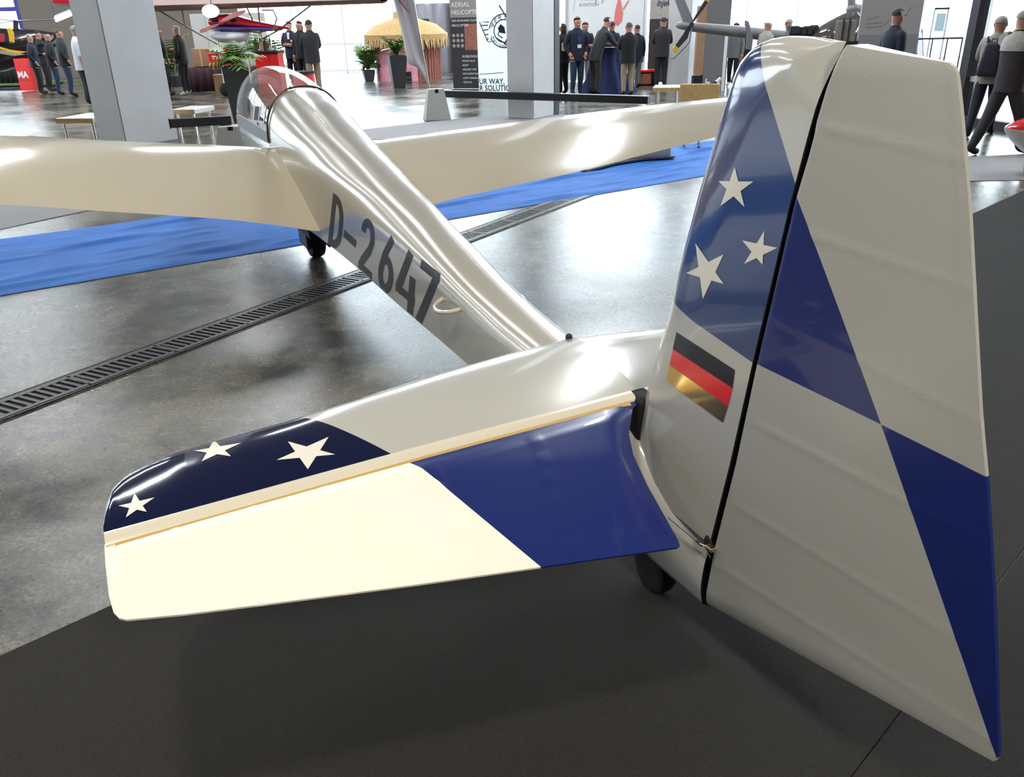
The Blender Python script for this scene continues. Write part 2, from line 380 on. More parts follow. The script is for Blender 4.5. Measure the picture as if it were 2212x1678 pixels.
# re-pair: fin rows run from the leading edge to the hinge line
hstart = 8
hrow = resample(hingeL[hstart:], 60)
bm = B(); P = []
nc = 28
for i in range(60):
    Lp, Hp = leL[i], hrow[i]; ch = (Lp-Hp).length; th = TH(Hp.z)*min(1, (ch/0.20))**0.6 if ch > 1e-4 else 0.0005
    ring = []
    for k in range(nc+1):
        u = (k/nc)**1.6; half = th*(math.sqrt(u)*1.45 if u < 0.3 else lerp(0.794, 0.93, 0) + 0.0) 
        prof = min(1.0, 1.9*math.sqrt(u)*(1-0.42*u)) if u < 0.5 else 1.0+0.0*u
        c = Lp.lerp(Hp, u); ring.append((c, th*prof))
    P.append([V((-h, c.y, c.z)) for c, h in ring]+[V((h, c.y, c.z)) for c, h in ring[::-1]])
grid(bm, P, closev=True)
def fline(pa, pb, xl=-0.043, xr=None):
    a, b = fp(*pa, xl), fp(*pb, xl if xr is None else xr); d = b-a; n = V((0, -d.z, d.y)).normalized(); return a, n
L1 = fline((1627, 112), (1716, 400)); L1b = fline((1722, 440), (1902, 917), -.043, -.02); L1c = fline((1902, 917), (2152, 1632), -.02, -.003); L2 = fline((1455, 664), (1622, 780)); L2b = fline((1626, 783), (1902, 917), -.046, -.02); L2c = fline((1902, 917), (2132, 1030), -.02, -.003)
side = lambda L, p: (p-L[0]).dot(L[1])
ref1 = side(L1, fp(1600, 400, -0.035)); ref2 = side(L2, fp(1560, 500, -0.035))
bisect_assign(bm, [L1, L2], lambda c: 1 if side(L1, c)*ref1 > 0 and side(L2, c)*ref2 > 0 else 0)
bmesh.ops.recalc_face_normals(bm, faces=bm.faces)
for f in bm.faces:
    if abs(f.normal.y) > 0.7 and max(abs(v.co.x) for v in f.verts) > 0.012 and min(v.co.x for v in f.verts) < 0 < max(v.co.x for v in f.verts): f.material_index = 2  # fin's rear face painted near-black in place of the gap's shade
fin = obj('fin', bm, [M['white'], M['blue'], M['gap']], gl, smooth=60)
finT = bvh_of(fin)
# ---- rudder
hr_px = [(1517, 1303), (1540, 1180), (1585, 1000), (1630, 790), (1668, 630), (1713, 440), (1745, 335), (1757, 290), (1762, 262), (1784, 190), (1814, 112), (1822, 97)]
te_px = [(2148, 1643), (2156, 1640), (2160, 1620), (2150, 1300), (2135, 1050), (2121, 900), (2110, 700), (2097, 450), (2078, 230), (2070, 160), (2064, 145), (2052, 135)]
hrL = resample([fp(*p, -lerp(0.052, 0.034, (1300-p[1])/1210)) for p in hr_px], 150); teL = resample([fp(*p) for p in te_px], 150)
# pair by height fraction so that rows follow the ribs
def pair(poly, n):
    z0, z1 = poly[0].z, poly[-1].z
    return resample(poly, n)
NR = 150; NCc = 60; P = []
ribs = [((1757, 268), (2078, 345)), ((1765, 512), (2095, 625)), ((1885, 800), (2112, 915)), ((1640, 912), (2130, 1180)), ((1590, 1082), (2140, 1430)), ((1560, 1215), (2150, 1610))]
ribL = []
for a, b in ribs:
    a_, b_ = fp(*a, -0.03), fp(*b, -0.01); d = (b_-a_).normalized(); ribL.append((a_, V((0, -d.z, d.y))))
for i in range(NR):
    Hp, Tp = hrL[i], teL[i]; ring = []
    th = TH(Hp.z)*0.98
    edge = min(1, (i+0.3)/5, (NR-1-i+0.3)/5)**0.5
    for k in range(NCc+1):
        u = (k/NCc); u = u**1.15; c = Hp.lerp(Tp, u)
        h = (th*(1-u)+0.0035*u)*min(1, math.sqrt(max(0, u)/0.015)*0.3+0.75)*lerp(0.75, 1, edge)
        rr_ = 0
        for q0, n0 in ribL:
            dd = (c-q0).dot(n0); rr_ += 0.0016*math.exp(-(dd/0.008)**2)
        h += rr_*min(1, u*8)*(1-u*0.6)
        if u > 0.93: h += 0.0008
        ring.append((c, max(h, 0.0012)))
    P.append([V((-h, c.y, c.z)) for c, h in ring]+[V((h, c.y, c.z)) for c, h in ring[::-1]])
bm = B(); vs = grid(bm, P, closev=True)
for row in (vs[0], vs[-1]):
    n_ = len(row)
    for k in range(n_//2-1):
        bm.faces.new((row[k], row[k+1], row[n_-2-k], row[n_-1-k]))
r1 = side(L1b, fp(1700, 700, -0.03)); r2 = side(L2b, fp(1750, 600, -0.03)); r3 = side(L1c, fp(2120, 1300, -0.01)); r4 = side(L2c, fp(2100, 1200, -0.01))
xb = fp(1904, 920, -0.02)
def rcl(c):
    if side(L1b, c)*r1 > 0 and side(L2b, c)*r2 > 0 and c.y > xb.y-0.004: return 1
    if side(L1c, c)*r3 > 0 and side(L2c, c)*r4 > 0 and c.y < xb.y+0.06: return 1
    return 0
bisect_assign(bm, [L1b, L1c, L2b, L2c], rcl)
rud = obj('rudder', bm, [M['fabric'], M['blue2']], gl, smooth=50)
# near-black tube added inside the hinge gap to stand for its shade
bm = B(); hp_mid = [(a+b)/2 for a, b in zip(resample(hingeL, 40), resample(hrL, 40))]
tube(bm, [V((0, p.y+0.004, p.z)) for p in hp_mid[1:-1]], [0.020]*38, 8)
obj('hinge_gap_shade', bm, M['gap'], gl, smooth=True)
# stars on the fin
def star_px(cx, cy, pts): return pts
def fin2(x, y): return V((0, x, y))
def star(name, outer_px, conv, to3, dr, target, m, parent, mirror=False):
    O = [V(p) for p in outer_px]; c = sum(O, V((0, 0)))/5; poly = []
    for i in range(5):
        poly.append(O[i])
        a, b, c2, d = O[i], O[(i+2) % 5], O[(i+1) % 5], O[(i-1) % 5]   # inner vertex: meet of chords
        def meet(p, q, r, s):
            x1, y1, x2, y2, x3, y3, x4, y4 = *p, *q, *r, *s; D = (x1-x2)*(y3-y4)-(y1-y2)*(x3-x4)
            return V((((x1*y2-y1*x2)*(x3-x4)-(x1-x2)*(x3*y4-y3*x4))/D, ((x1*y2-y1*x2)*(y3-y4)-(y1-y2)*(x3*y4-y3*x4))/D))
        poly.append(meet(O[i], O[(i+2) % 5], O[(i+1) % 5], O[(i-1) % 5]))
    return decal_view(name, [[tuple(p) for p in poly]], target, m, parent, step=9, mirror=mirror)
fc = lambda x, y: V(fp(x, y, -0.045)[1:])
for px in ([(1588, 360), (1628, 392), (1609, 447), (1557, 445), (1553, 391)],
           [(1652, 498), (1680, 535), (1648, 572), (1608, 570), (1604, 519)],
           [(1503, 525), (1564, 549), (1564, 613), (1519, 646), (1483, 590)]):
    star('star', px, fc, fin2, (1, 0, 0), finT, M['star'], fin); star('star', px, fc, fin2, (1, 0, 0), finT, M['star'], fin, True)
# flag
def quad_px(name, q, m, **k):
    return decal_view(name, [q], finT, m, fin, step=12, **k)
quad_px('flag_stripe', [(1462, 717), (1588, 799), (1583, 838), (1454, 754)], M['black'], label='black stripe of the flag')
quad_px('flag_stripe', [(1454, 754), (1583, 838), (1573, 877), (1447, 788)], M['red'], label='red stripe of the flag')
quad_px('flag_stripe', [(1447, 788), (1573, 877), (1562, 912), (1440, 822)], M['gold'], label='gold stripe of the flag')
# ---- stabiliser
ZH = 0.70
def stab_outline():
    le = [hp(x, y, 0.69)+V((0, 0.028, 0)) for x, y in ((1205, 737), (1100, 762), (960, 800), (800, 850), (640, 900), (480, 944), (380, 972), (320, 992), (268, 1018), (240, 1045), (224, 1085), (218, 1125), (219, 1150))]
    he = [hp(x, y, 0.665) for x, y in ((1398, 833), (900, 963), (225, 1148))]
    return le, he
le, he = stab_outline()
hs = lambda x: interp(-x, [-he[0].x, -he[1].x, -he[2].x], [he[0].y, he[1].y, he[2].y])
Lx = resample(le, 70)
def stab(sgn, name):
    KX = 1.0 if sgn > 0 else 0.70
    bm = B(); P = []; n = 30
    x_in = -0.0
    rows = [V((0.0, 0.66, 0.69))]+Lx
    for i, L_ in enumerate(rows):
        x = L_.x if i else 0.0
        xx = -abs(x)
        # chord from the leading edge back to the hinge; tip rows bunch together
        y0 = L_.y; y1 = hs(max(xx, he[2].x)); ch = max(0.004, y0-y1)
        tmax = 0.040*interp(-xx, [0, 1.35, 1.53], [1.15, 0.75, 0.45]); tmax *= min(1, ch/0.18)**0.5
        up = []
        for k in range(n+1):
            u = (k/n)**1.5; pr = (2.969*math.sqrt(u)-1.26*u-3.516*u*u+2.843*u**3-1.015*u**4)/1.0
            h = tmax*pr + 0.006*u
            up.append((y0-ch*u, h, u))
        zc = 0.655
        ring = [V((xx if sgn > 0 else -xx*KX, y, zc+h*1.15)) for y, h, u in up]+[V((xx if sgn > 0 else -xx*KX, y, zc-h*0.9)) for y, h, u in up[::-1]]
        P.append(ring)
    vs = grid(bm, P, closev=True)
    bm.faces.new(vs[-1])
    if sgn > 0:
        a, b = hp(640, 899, 0.69), hp(840, 975, 0.668)
    else:
        a, b = hp(640, 899, 0.69), hp(840, 975, 0.668); a.x *= -KX; b.x *= -KX
    d = b-a; nn = V((d.y, -d.x, 0)).normalized(); ref = (V((-1.4 if sgn > 0 else 1.0, 0.2, 0))-a).dot(nn)
    bisect_assign(bm, [(a, nn)], lambda c: 1 if (c-a).dot(nn)*ref > 0 else 0)
    o = obj(name, bm, [M['white'], M['navy']], gl, smooth=50); return o
st_p = stab(1, 'stabiliser'); st_s = stab(-1, 'stabiliser')
stT = bvh_of(st_p)
sc_ = lambda x, y: V(hp(x, y, 0.69)[:2])
for px in ([(710, 944), (724, 982), (665, 1014), (597, 994), (622, 954)],
           [(462, 951), (521, 957), (499, 986), (436, 997), (419, 974)],
           [(291, 1066), (334, 1075), (317, 1106), (272, 1118), (256, 1093)]):
    star('star', px, sc_, lambda x, y: V((x, y, 0.7)), (0, 0, -1), stT, M['star'], st_p)
# hinge tape strip on the stabiliser's rear edge (three facets)
def tape(sgn):
    bm = B(); xs = [-0.03-(1.50)*i/40 for i in range(41)]; P = []
    ztop = 0.684
    for x in xs:
        y = hs(x); X = x*sgn*(1 if sgn > 0 else 0.70)
        P.append([V((X, y-0.004, 0.665)), V((X, y-0.014, 0.6645)), V((X, y-0.026, 0.661)), V((X, y-0.040, 0.652)), V((X, y-0.044, 0.636)), V((X, y-0.03, 0.630)), V((X, y+0.0, 0.640))])
    vs = grid(bm, P, closev=True); bm.faces.new(vs[0]); bm.faces.new(vs[-1][::-1])
    return obj('hinge_tape', bm, M['cream'], gl, smooth=20)
tape(1); tape(-1)
for sgn in (1, -1):
    K_ = 1 if sgn > 0 else 0.70; bm = B(); P = []
    for i in range(41):
        x = -0.06-1.45*i/40; y = hs(x); P.append([V((x*sgn*K_, y-0.038, 0.652)), V((x*sgn*K_, y-0.056, 0.646)), V((x*sgn*K_, y-0.056, 0.622)), V((x*sgn*K_, y-0.038, 0.622))])
    grid(bm, P, closev=True); obj('hinge_shade_strip', bm, M['amber'], gl)  # amber strip added for the tinted shadow below the tape
# elevator, drooping
def plane_pt(x, y, p, n):
    d = ray(x, y); pw = G2W(*p); nw = XL*n.x+YL*n.y+V((0, 0, n.z)); return to_local(CAMP+d*((pw-CAMP).dot(nw)/d.dot(nw)))
e0 = V((-0.05, hs(-0.05)-0.045, 0.642)); e1 = V((-1.50, hs(-1.5)-0.045, 0.642)); e2 = V((-0.24, -0.37, 0.50))
en = (e1-e0).cross(e2-e0).normalized()
ep = lambda x, y: plane_pt(x, y, e0, en)
te = [ep(x, y) for x, y in ((1462, 1184), (1300, 1207), (1168, 1226), (900, 1264), (600, 1303), (400, 1328), (275, 1340))]
tipo = [ep(x, y) for x, y in ((226, 1178), (228, 1220), (236, 1290), (246, 1325), (258, 1337), (275, 1340))]
inn = [ep(x, y) for x, y in ((1385, 862), (1366, 885), (1358, 940), (1368, 985), (1398, 1050), (1440, 1125), (1464, 1168), (1468, 1180), (1462, 1184))]
fr = [ep(x, y) for x, y in ((1385, 862), (880, 1000), (226, 1178))]
def elevator(sgn):
    # rows run inboard -> outboard; each from the hinge to the trailing edge, clipped by the inner and outer ends
    ex = (e1-e0).normalized(); ey = ex.cross(en); 
    if ey.y > 0: ey = -ey
    T = lambda p: V(((p-e0).dot(ex), (p-e0).dot(ey)))
    outline = [T(p) for p in inn+te[1:]+tipo[::-1][1:]+[fr[1]]]
    bm = B(); bm.faces.new([bm.verts.new((p.x, p.y, 0)) for p in outline])
    Lm = max(p.x for p in outline); 
    x = 0.0
    for k in range(1, 80):
        bmesh.ops.bisect_plane(bm, geom=bm.verts[:]+bm.edges[:]+bm.faces[:], plane_co=(k*0.02-0.02, 0, 0), plane_no=(1, 0, 0))
    for k in range(1, 26):
        bmesh.ops.bisect_plane(bm, geom=bm.verts[:]+bm.edges[:]+bm.faces[:], plane_co=(0, k*0.022, 0), plane_no=(0, 1, 0))
    ta, tb = T(ep(882, 1000)), T(ep(1168, 1226)); d = tb-ta; nn = V((d.y, -d.x, 0)).normalized(); A3 = V((ta.x, ta.y, 0))
    bmesh.ops.bisect_plane(bm, geom=bm.verts[:]+bm.edges[:]+bm.faces[:], plane_co=A3, plane_no=nn)
    ref = (V((0.1, 0.1, 0))-A3).dot(nn)
    for f in bm.faces: f.material_index = 1 if (f.calc_center_median()-A3).dot(nn)*ref > 0 else 0
    ribt = [(T(ep(*a)), T(ep(*b))) for a, b in (((700, 1060), (757, 1270)), ((930, 1010), (1025, 1240)), ((540, 1100), (570, 1300)), ((1150, 945), (1245, 1205)), ((380, 1150), (395, 1325)))]
    bset = set(v for v in bm.verts if v.is_boundary)
    bedges = [e for e in bm.edges if e.is_boundary]
    def dist_te(p): 
        best = 9
        pts = [T(q_) for q_ in te]
        for a, b in zip(pts, pts[1:]):
            ab = b-a; t = max(0, min(1, (p-a).dot(ab)/ab.length_squared)); best = min(best, (p-a-ab*t).length)
        return best
    geo = bmesh.ops.duplicate(bm, geom=bm.verts[:]+bm.edges[:]+bm.faces[:]); vm = geo['vert_map']; low = set(v for v in geo['geom'] if isinstance(v, bmesh.types.BMVert))
    lowb = set(vm[v] for v in bset)
    for e in bedges:
        a_, b_ = e.verts; f_ = e.link_faces[0]; bm.faces.new((a_, b_, vm[b_], vm[a_])).material_index = f_.material_index
    bl = {}
    for v in bm.verts:
        p = V((v.co.x, v.co.y)); dte = dist_te(p); dal = min(((p-a-(b-a)*max(0, min(1, (p-a).dot(b-a)/max(1e-9, (b-a).length_squared)))).length) for a, b in zip(outline, outline[1:]+outline[:1])); th = min(0.020, 0.003+dte*0.05, 0.003+dal*0.35)
        if (v in bset or v in lowb): th = 0.003
        h = th
        if v not in low:
            for a, b in ribt:
                ab = b-a; dd = abs((p-a).x*ab.y-(p-a).y*ab.x)/ab.length
                h += 0.0030*math.exp(-(dd/0.006)**2)*(0 if v in bset else 1)
            if 0.045 < dte < 0.055: h += 0.0006
        else: h = -th
        q3 = e0 + ex*v.co.x + ey*v.co.y + en*(h if en.z > 0 else -h)
        v.co = V((q3.x*sgn*(1 if sgn > 0 else 0.70), q3.y, q3.z))
    return obj('elevator', bm, [M['fabric_lit'], M['blue2']], gl, smooth=60)
elevator(1); elevator(-1)
# ---- registration on both sides
fusT = bvh_of(fus)
def stroke(pts, w, closed=False):
    quads = []; n = len(pts); off = []
    for i in range(n):
        a = V(pts[(i-1) % n] if closed or i > 0 else pts[i]); b = V(pts[(i+1) % n] if closed or i < n-1 else pts[i]); d = (b-a).normalized(); off.append(V((-d.y, d.x))*w/2)
    for i in range(n if closed else n-1):
        j = (i+1) % n; p, q_ = V(pts[i]), V(pts[j]); quads.append([p+off[i], q_+off[j], q_-off[j], p-off[i]])
    return quads
def arc(cx, cy, rx, ry, a0, a1, n=14): return [(cx+rx*cos(R(lerp(a0, a1, i/n))), cy+ry*sin(R(lerp(a0, a1, i/n)))) for i in range(n+1)]
ws = 0.155
glyph = {
 'D': [stroke([(0.08, 0), (0.08, 1)], ws), stroke([(0.08, 0.92)]+[(0.17, 0.92)]+arc(0.17, 0.60, 0.25, 0.32, 90, 0)+arc(0.17, 0.40, 0.25, 0.32, 0, -90)+[(0.08, 0.08)], ws)],
 '2': [stroke(arc(0.25, 0.74, 0.17, 0.18, 190, 20)+[(0.42, 0.66), (0.36, 0.50), (0.12, 0.20), (0.08, 0.08)], ws), stroke([(0.0, 0.075), (0.5, 0.075)], 0.15)],
 '6': [stroke(arc(0.25, 0.32, 0.17, 0.24, 0, 360, 28)[:-1], ws, True), stroke([(0.085, 0.36), (0.14, 0.60), (0.36, 0.98)], ws)],
 '4': [stroke([(0.40, 0.0), (0.40, 0.62)], ws), stroke([(0.0, 0.27), (0.5, 0.27)], 0.13), stroke([(0.06, 0.27), (0.30, 0.98)], ws)],
 '7': [stroke([(0.0, 0.925), (0.5, 0.925)], 0.15), stroke([(0.43, 0.93), (0.16, 0.0)], ws)]}
def quadmap(q):
    c = [V(p) for p in q]
    def f(u, v): return c[3].lerp(c[2], u).lerp(c[0].lerp(c[1], u), v)
    return f
regs = [('D', ((720, 416), (745, 436), (736, 549), (708, 526)), 0.5), ('2', ((784, 462), (812, 485), (803, 608), (773, 581)), 0.5), ('6', ((828, 496), (857, 519), (846, 645), (813, 618)), 0.5),
        ('4', ((866, 526), (903, 554), (894, 689), (851, 652)), 0.5), ('7', ((911, 560), (952, 591), (933, 724), (888, 686)), 0.5)]
for sgn in (1, -1):
    for i_, (ch, q_, w_) in enumerate(regs):
        g_ = ch
        if sgn < 0: g_ = regs[len(regs)-1-i_][0]         # the far side reads from the tail forward
        f = quadmap(q_); polys = [[tuple(f((p[0]/w_) if sgn > 0 else 1-p[0]/w_, p[1])) for p in qd] for part in glyph[g_] for qd in part]
        decal_view('registration_letter', polys, fusT, M['black'], fus, mirror=sgn < 0)
    hy = [(744, 496), (771, 520), (768, 535), (742, 511)] if sgn > 0 else [(857, 590), (875, 606), (872, 622), (855, 606)]
    if sgn > 0: decal_view('registration_hyphen', [hy], fusT, M['black'], fus)
# ---- lifting handles
for sgn in (-1, 1):
    a = fp(955, 645, -0.14); b = fp(990, 668, -0.14); c = (a+b)/2; bm = B()
    a.x = b.x = -0.13
    path = [a+V((-0.075*sin(t), 0, -0.02*sin(t)))*1 + (b-a)*(1-cos(t))/2 for t in [pi*i/14 for i in range(15)]]
    tube(bm, [V((p.x*(-sgn), p.y, p.z)) for p in path], 0.010, 8)
    obj('lifting_handle', bm, M['cream'], gl, smooth=True)
# ---- wings
def wing(side, te_pts, le_pts, root_x, name):
    # te_pts / le_pts: local points (trailing edge; leading edge highlight), inboard -> outboard
    te_ = sorted(te_pts, key=lambda p: abs(p.x)); le_ = sorted(le_pts, key=lambda p: abs(p.x))
    xt = [abs(p.x) for p in te_]; xl_ = [abs(p.x) for p in le_]
    smax = xt[-1]; n = 40; P = []
    xs = [root_x + (smax-root_x)*i/110 for i in range(111)]
    for j, x in enumerate(xs):
        ty, tz = smooth_interp(x, xt, [p.y for p in te_]), smooth_interp(x, xt, [p.z for p in te_])
        ly, lz = smooth_interp(x, xl_, [p.y for p in le_]), smooth_interp(x, xl_, [p.z for p in le_])
        ch = ly-ty; tipf = min(1, ((smax-x)/0.45+0.03))**0.5
        # leading edge proper lies a little ahead of and below the highlight
        L_ = V((0, ly+0.05*ch, lz-0.075*tipf)); T_ = V((0, ty, tz)); ax = T_-L_; up = V((0, -ax.z, ax.y)).normalized()
        if up.z < 0: up = -up
        t = 0.125*tipf
        ring = []
        for k in range(n+1):
            u = (k/n)**1.7; pr = 5*t*(0.2969*math.sqrt(u)-0.1260*u-0.3516*u*u+0.2843*u**3-0.1036*u**4)
            cam_ = 0.035*4*u*(1-u)*tipf
            ring.append((L_+ax*u, (cam_+pr)*ax.length, (cam_-pr)*ax.length, up))
        X = x*side
        P.append([V((X, p.y+a*u_.y, p.z+a*u_.z)) for p, a, b, u_ in ring]+[V((X, p.y+b*u_.y, p.z+b*u_.z)) for p, a, b, u_ in ring[::-1][1:-1]])
    bm = B(); vs = grid(bm, P, closev=True); bm.faces.new(vs[0]); bm.faces.new(vs[-1][::-1])
    return obj(name, bm, M['cream'], gl, smooth=60)
ste = 3.60; sle = 4.62
pt = [sp(685, 500, 3.57), sp(600, 487, ste), sp(500, 475, ste), sp(400, 467.5, ste), sp(200, 454.5, ste), sp(0, 442, ste)]
pl = [sp(578, 304, sle), sp(450, 298, sle), sp(300, 292, sle), sp(150, 285, sle), sp(0, 277, sle)]
def extend(pts, X, dy, z): l = pts[-1]; pts.append(V((X, l.y+dy, z)))
dz = (pt[-1].z-pt[-3].z)/(abs(pt[-1].x)-abs(pt[-3].x))
extend(pt, -6.6, 0.30, pt[-1].z+4.6*0.12); dl = (pl[-1].z-pl[-2].z)/(abs(pl[-1].x)-abs(pl[-2].x))
extend(pl, -6.6, -0.25, pl[-1].z+4.6*0.075)
port_wing = wing(-1, pt, pl, 0.22, 'wing')
rt_ = [sp(940, 440, ste), sp(1090, 405, ste), sp(1250, 370, ste), sp(1400, 332, ste+0.02), sp(1545, 296, ste+0.06)]
rl_ = [sp(785, 294, sle), sp(930, 275, sle), sp(1100, 254, sle), sp(1300, 229, sle-0.05), sp(1450, 212, sle-0.1), sp(1570, 200, sle-0.16)]
rt_ = [V((0.30, 3.57, 0.53))]+rt_
extend(rl_, 5.3, -0.28, rl_[-1].z+0.06); extend(rt_, 5.3, 0.14, rl_[-1].z-0.075)
print('port TE', [(round(p.x, 2), round(p.y, 2), round(p.z, 2)) for p in pt]); print('port LE', [(round(p.x, 2), round(p.y, 2), round(p.z, 2)) for p in pl])
print('stb TE', [(round(p.x, 2), round(p.y, 2), round(p.z, 2)) for p in rt_]); print('stb LE', [(round(p.x, 2), round(p.y, 2), round(p.z, 2)) for p in rl_])
wing(1, rt_, rl_, 0.22, 'wing')
# ---------------------------------------------------------------- hall: pillars, glazing, outside
M['skin'] = mat('skin', (0.48, 0.25, 0.17), 0.55)
M['hair_dark'] = mat('hair_dark', (0.025, 0.018, 0.014), 0.7); M['hair_grey'] = mat('hair_grey', (0.30, 0.28, 0.26), 0.7); M['hair_brown'] = mat('hair_brown', (0.10, 0.06, 0.035), 0.7)
def cm(n, c, r=0.8): 
    if n not in M: M[n] = mat(n, c, r, noise=0.12, nscale=30)
    return M[n]
cm('c_navy', (0.012, 0.016, 0.038)); cm('c_black', (0.010, 0.010, 0.013)); cm('c_jeans', (0.018, 0.038, 0.085)); cm('c_khaki', (0.33, 0.28, 0.20)); cm('c_white', (0.62, 0.64, 0.70)); cm('c_grey', (0.17, 0.17, 0.18))
cm('c_lgrey', (0.38, 0.36, 0.33)); cm('c_charcoal', (0.03, 0.03, 0.036)); cm('shoe_dark', (0.02, 0.015, 0.012)); cm('shoe_white', (0.6, 0.58, 0.52)); cm('c_dnavy2', (0.015, 0.020, 0.030))
M['plain_white'] = mat('plain_white', (0.80, 0.82, 0.84), 0.5); M['wood'] = mat('pale_wood', (0.62, 0.40, 0.18), 0.45, noise=0.1, nscale=8); M['board'] = mat('table_laminate', (0.72, 0.70, 0.68), 0.3)
M['cardboard'] = mat('cardboard', (0.36, 0.22, 0.13), 0.85, noise=0.08); M['crate_red'] = mat('red_plastic', (0.80, 0.02, 0.02), 0.4); M['pot'] = mat('anthracite_pot', (0.055, 0.058, 0.065), 0.5)
M['leaf'] = mat('leaf', (0.06, 0.16, 0.03), 0.45, noise=0.4, nscale=9); M['leaf2'] = mat('yellow_green_leaf', (0.20, 0.30, 0.05), 0.45, noise=0.3, nscale=9); M['thatch'] = mat('thatch', (0.55, 0.36, 0.16), 0.9, noise=0.4, nscale=40, bump=0.6)
M['pink'] = mat('pink_cloth', (0.75, 0.32, 0.42), 0.8, noise=0.15, nscale=6); M['reed'] = mat('reed', (0.34, 0.13, 0.09), 0.85, noise=0.25, nscale=30); M['heli_grey'] = mat('grey_helicopter_paint', (0.22, 0.22, 0.24), 0.35)
M['dark_glass'] = mat('tinted_glass', (0.07, 0.06, 0.055), 0.08, coat=0.5); M['yellow'] = mat('yellow_paint', (0.70, 0.42, 0.02), 0.4); M['ink'] = mat('ink', (0.02, 0.03, 0.07), 0.6)
M['blue_frame'] = mat('blue_window_frame', (0.05, 0.05, 0.35), 0.4); M['green'] = mat('green_carpet', (0.10, 0.19, 0.03), 0.95, noise=0.2, nscale=60); M['foot_grey'] = mat('painted_concrete', (0.50, 0.50, 0.49), 0.7)
M['beam'] = mat('black_beam', (0.012, 0.013, 0.018), 0.35); M['glowing_white'] = mat('glowing_white', (0.8, 0.85, 0.88), 0.6, emit=(0.75, 0.92, 1.0), estr=0.55); M['tubelamp'] = mat('tube_lamp', (1, 1, 1), 0.5, emit=(1, 1, 1), estr=8)
M['wall_brown'] = mat('wall_taupe', (0.20, 0.17, 0.15), 0.85); M['paving'] = mat('outdoor_paving', (0.62, 0.64, 0.66), 0.9); M['facade_far'] = mat('far_container', (0.45, 0.58, 0.66), 0.8)
M['poster_dark'] = mat('dark_poster', (0.045, 0.040, 0.042), 0.5); M['poster_grey'] = mat('grey_poster', (0.30, 0.27, 0.25), 0.5); M['flag_white'] = mat('flag_fabric', (0.60, 0.60, 0.63), 0.8); M['darkred'] = mat('dark_red', (0.35, 0.03, 0.05), 0.5)
M['shiny_red'] = mat('shiny_red_paint', (0.70, 0.02, 0.04), 0.25, coat=0.5); M['rose'] = mat('rose_wood_blade', (0.55, 0.22, 0.20), 0.4); M['wing_brown'] = mat('brown_wing_fabric', (0.30, 0.22, 0.20), 0.6)
M['clear'] = mat('window_glass', (0.9, 0.97, 1.0), 0.0, trans=1.0, alpha=0.12)

PA = R(90-32.2); PD = V((cos(PA), sin(PA), 0)); PN = V((-PD.y, PD.x, 0))
def pillar(n, c, a=1.0, b=0.65, h=ZC):
    bm = B(); M4 = Matrix(((PD.x, PN.x, 0, c.x), (PD.y, PN.y, 0, c.y), (0, 0, 1, 0), (0, 0, 0, 1)))
    box(bm, (0, 0, 0), (a, b, h), M=M4); bmesh.ops.bevel(bm, geom=bm.edges[:], offset=0.015, segments=2, affect='EDGES')
    return tag(obj('pillar', bm, M['pillar']), kind='structure')
pillar(1, at(274, 318), 1.0, 0.72); p2 = pillar(2, at(1152.5, 258), 0.82, 0.58); pillar(3, at(1484, 188), 1.0, 0.65)
c = at(1152.5, 258)+PD*0.84
M4 = Matrix(((PD.x, PN.x, 0, c.x), (PD.y, PN.y, 0, c.y), (0, 0, 1, 0), (0, 0, 0, 1)))
tag(obj('downpipe', box(B(), (0, 0.0, 0), (0.20, 0.25, ZC-0.1), M=M4), M['frame']), 'dark square downpipe running up the edge of the middle pillar', 'pipe')

# outside ground and far facade glazing
struct('ground', box(B(), (XA, YB, -0.25), (XB+40, YB+60, -0.05)), M['paving'])
struct('ground', box(B(), (XB+0.2, -5, -0.25), (XB+40, YB, -0.05)), M['paving'])
def window(name, x0, x1, y, z0, z1, nx, zs, m, bw=0.05):
    t = bpy.data.objects.new(name, None); COL.objects.link(t); t.location = (x0, y, 0); t['kind'] = 'structure'
    for i in range(nx+1):
        x = (x1-x0)*i/nx; obj('mullion', box(B(), (x-bw/2, -0.05, z0), (x+bw/2, 0.05, z1)), m, t)
    for z in zs: obj('rail', box(B(), (0, -0.04, z-bw/2), (x1-x0, 0.04, z+bw/2)), m, t)
    obj('pane', box(B(), (0, -0.006, z0), (x1-x0, 0.006, z1)), M['clear'], t)
    return t
struct('window_4', box(B(), (XA-0.12, 12, 3.0), (XA-0.10, YB, 7.5)), M['clear'])
window('window_1', -10.5, XB, 35.9, 0, ZC, 20, (0.05, 1.05, 3.0, 6.0, 9.0), M['plain_white'], 0.045)
struct('wall_front', box(box(box(B(), (XA, 35.8, 0), (-10.6, YB, 0.6)), (XA, 35.8, 5.5), (-10.6, YB, ZC)), (-19.2, 35.8, 0.6), (-10.6, YB, 5.5)), M['wall_brown'])
window('window_2', -33.8, -19.3, 35.9, 0.6, 5.5, 14, (0.6, 1.6, 2.6, 5.5), M['blue_frame'], 0.16)
# outdoor containers, pale
for i, (x, y, w_, h_) in enumerate([(-8.5, 44, 4.5, 2.6), (13, 46, 8, 3.2), (24, 45, 6.5, 2.8)]):
    t = thing('container', ['pale blue container outside, seen through glass left of the thatched hut', 'pale container outside behind the grey helicopter', 'pale container outside at the right edge of the glazing'][i], 'container', (x, y, -0.05))
    obj('body', bbox((0, 0, 0), (w_, 2.5, h_), 0.03), M['facade_far'], t)
    for k in range(int(w_/0.5)): obj('rib', box(B(), (0.2+k*0.5, -0.04, 0.1), (0.32+k*0.5, 0.0, h_-0.1)), M['facade_far'], t)
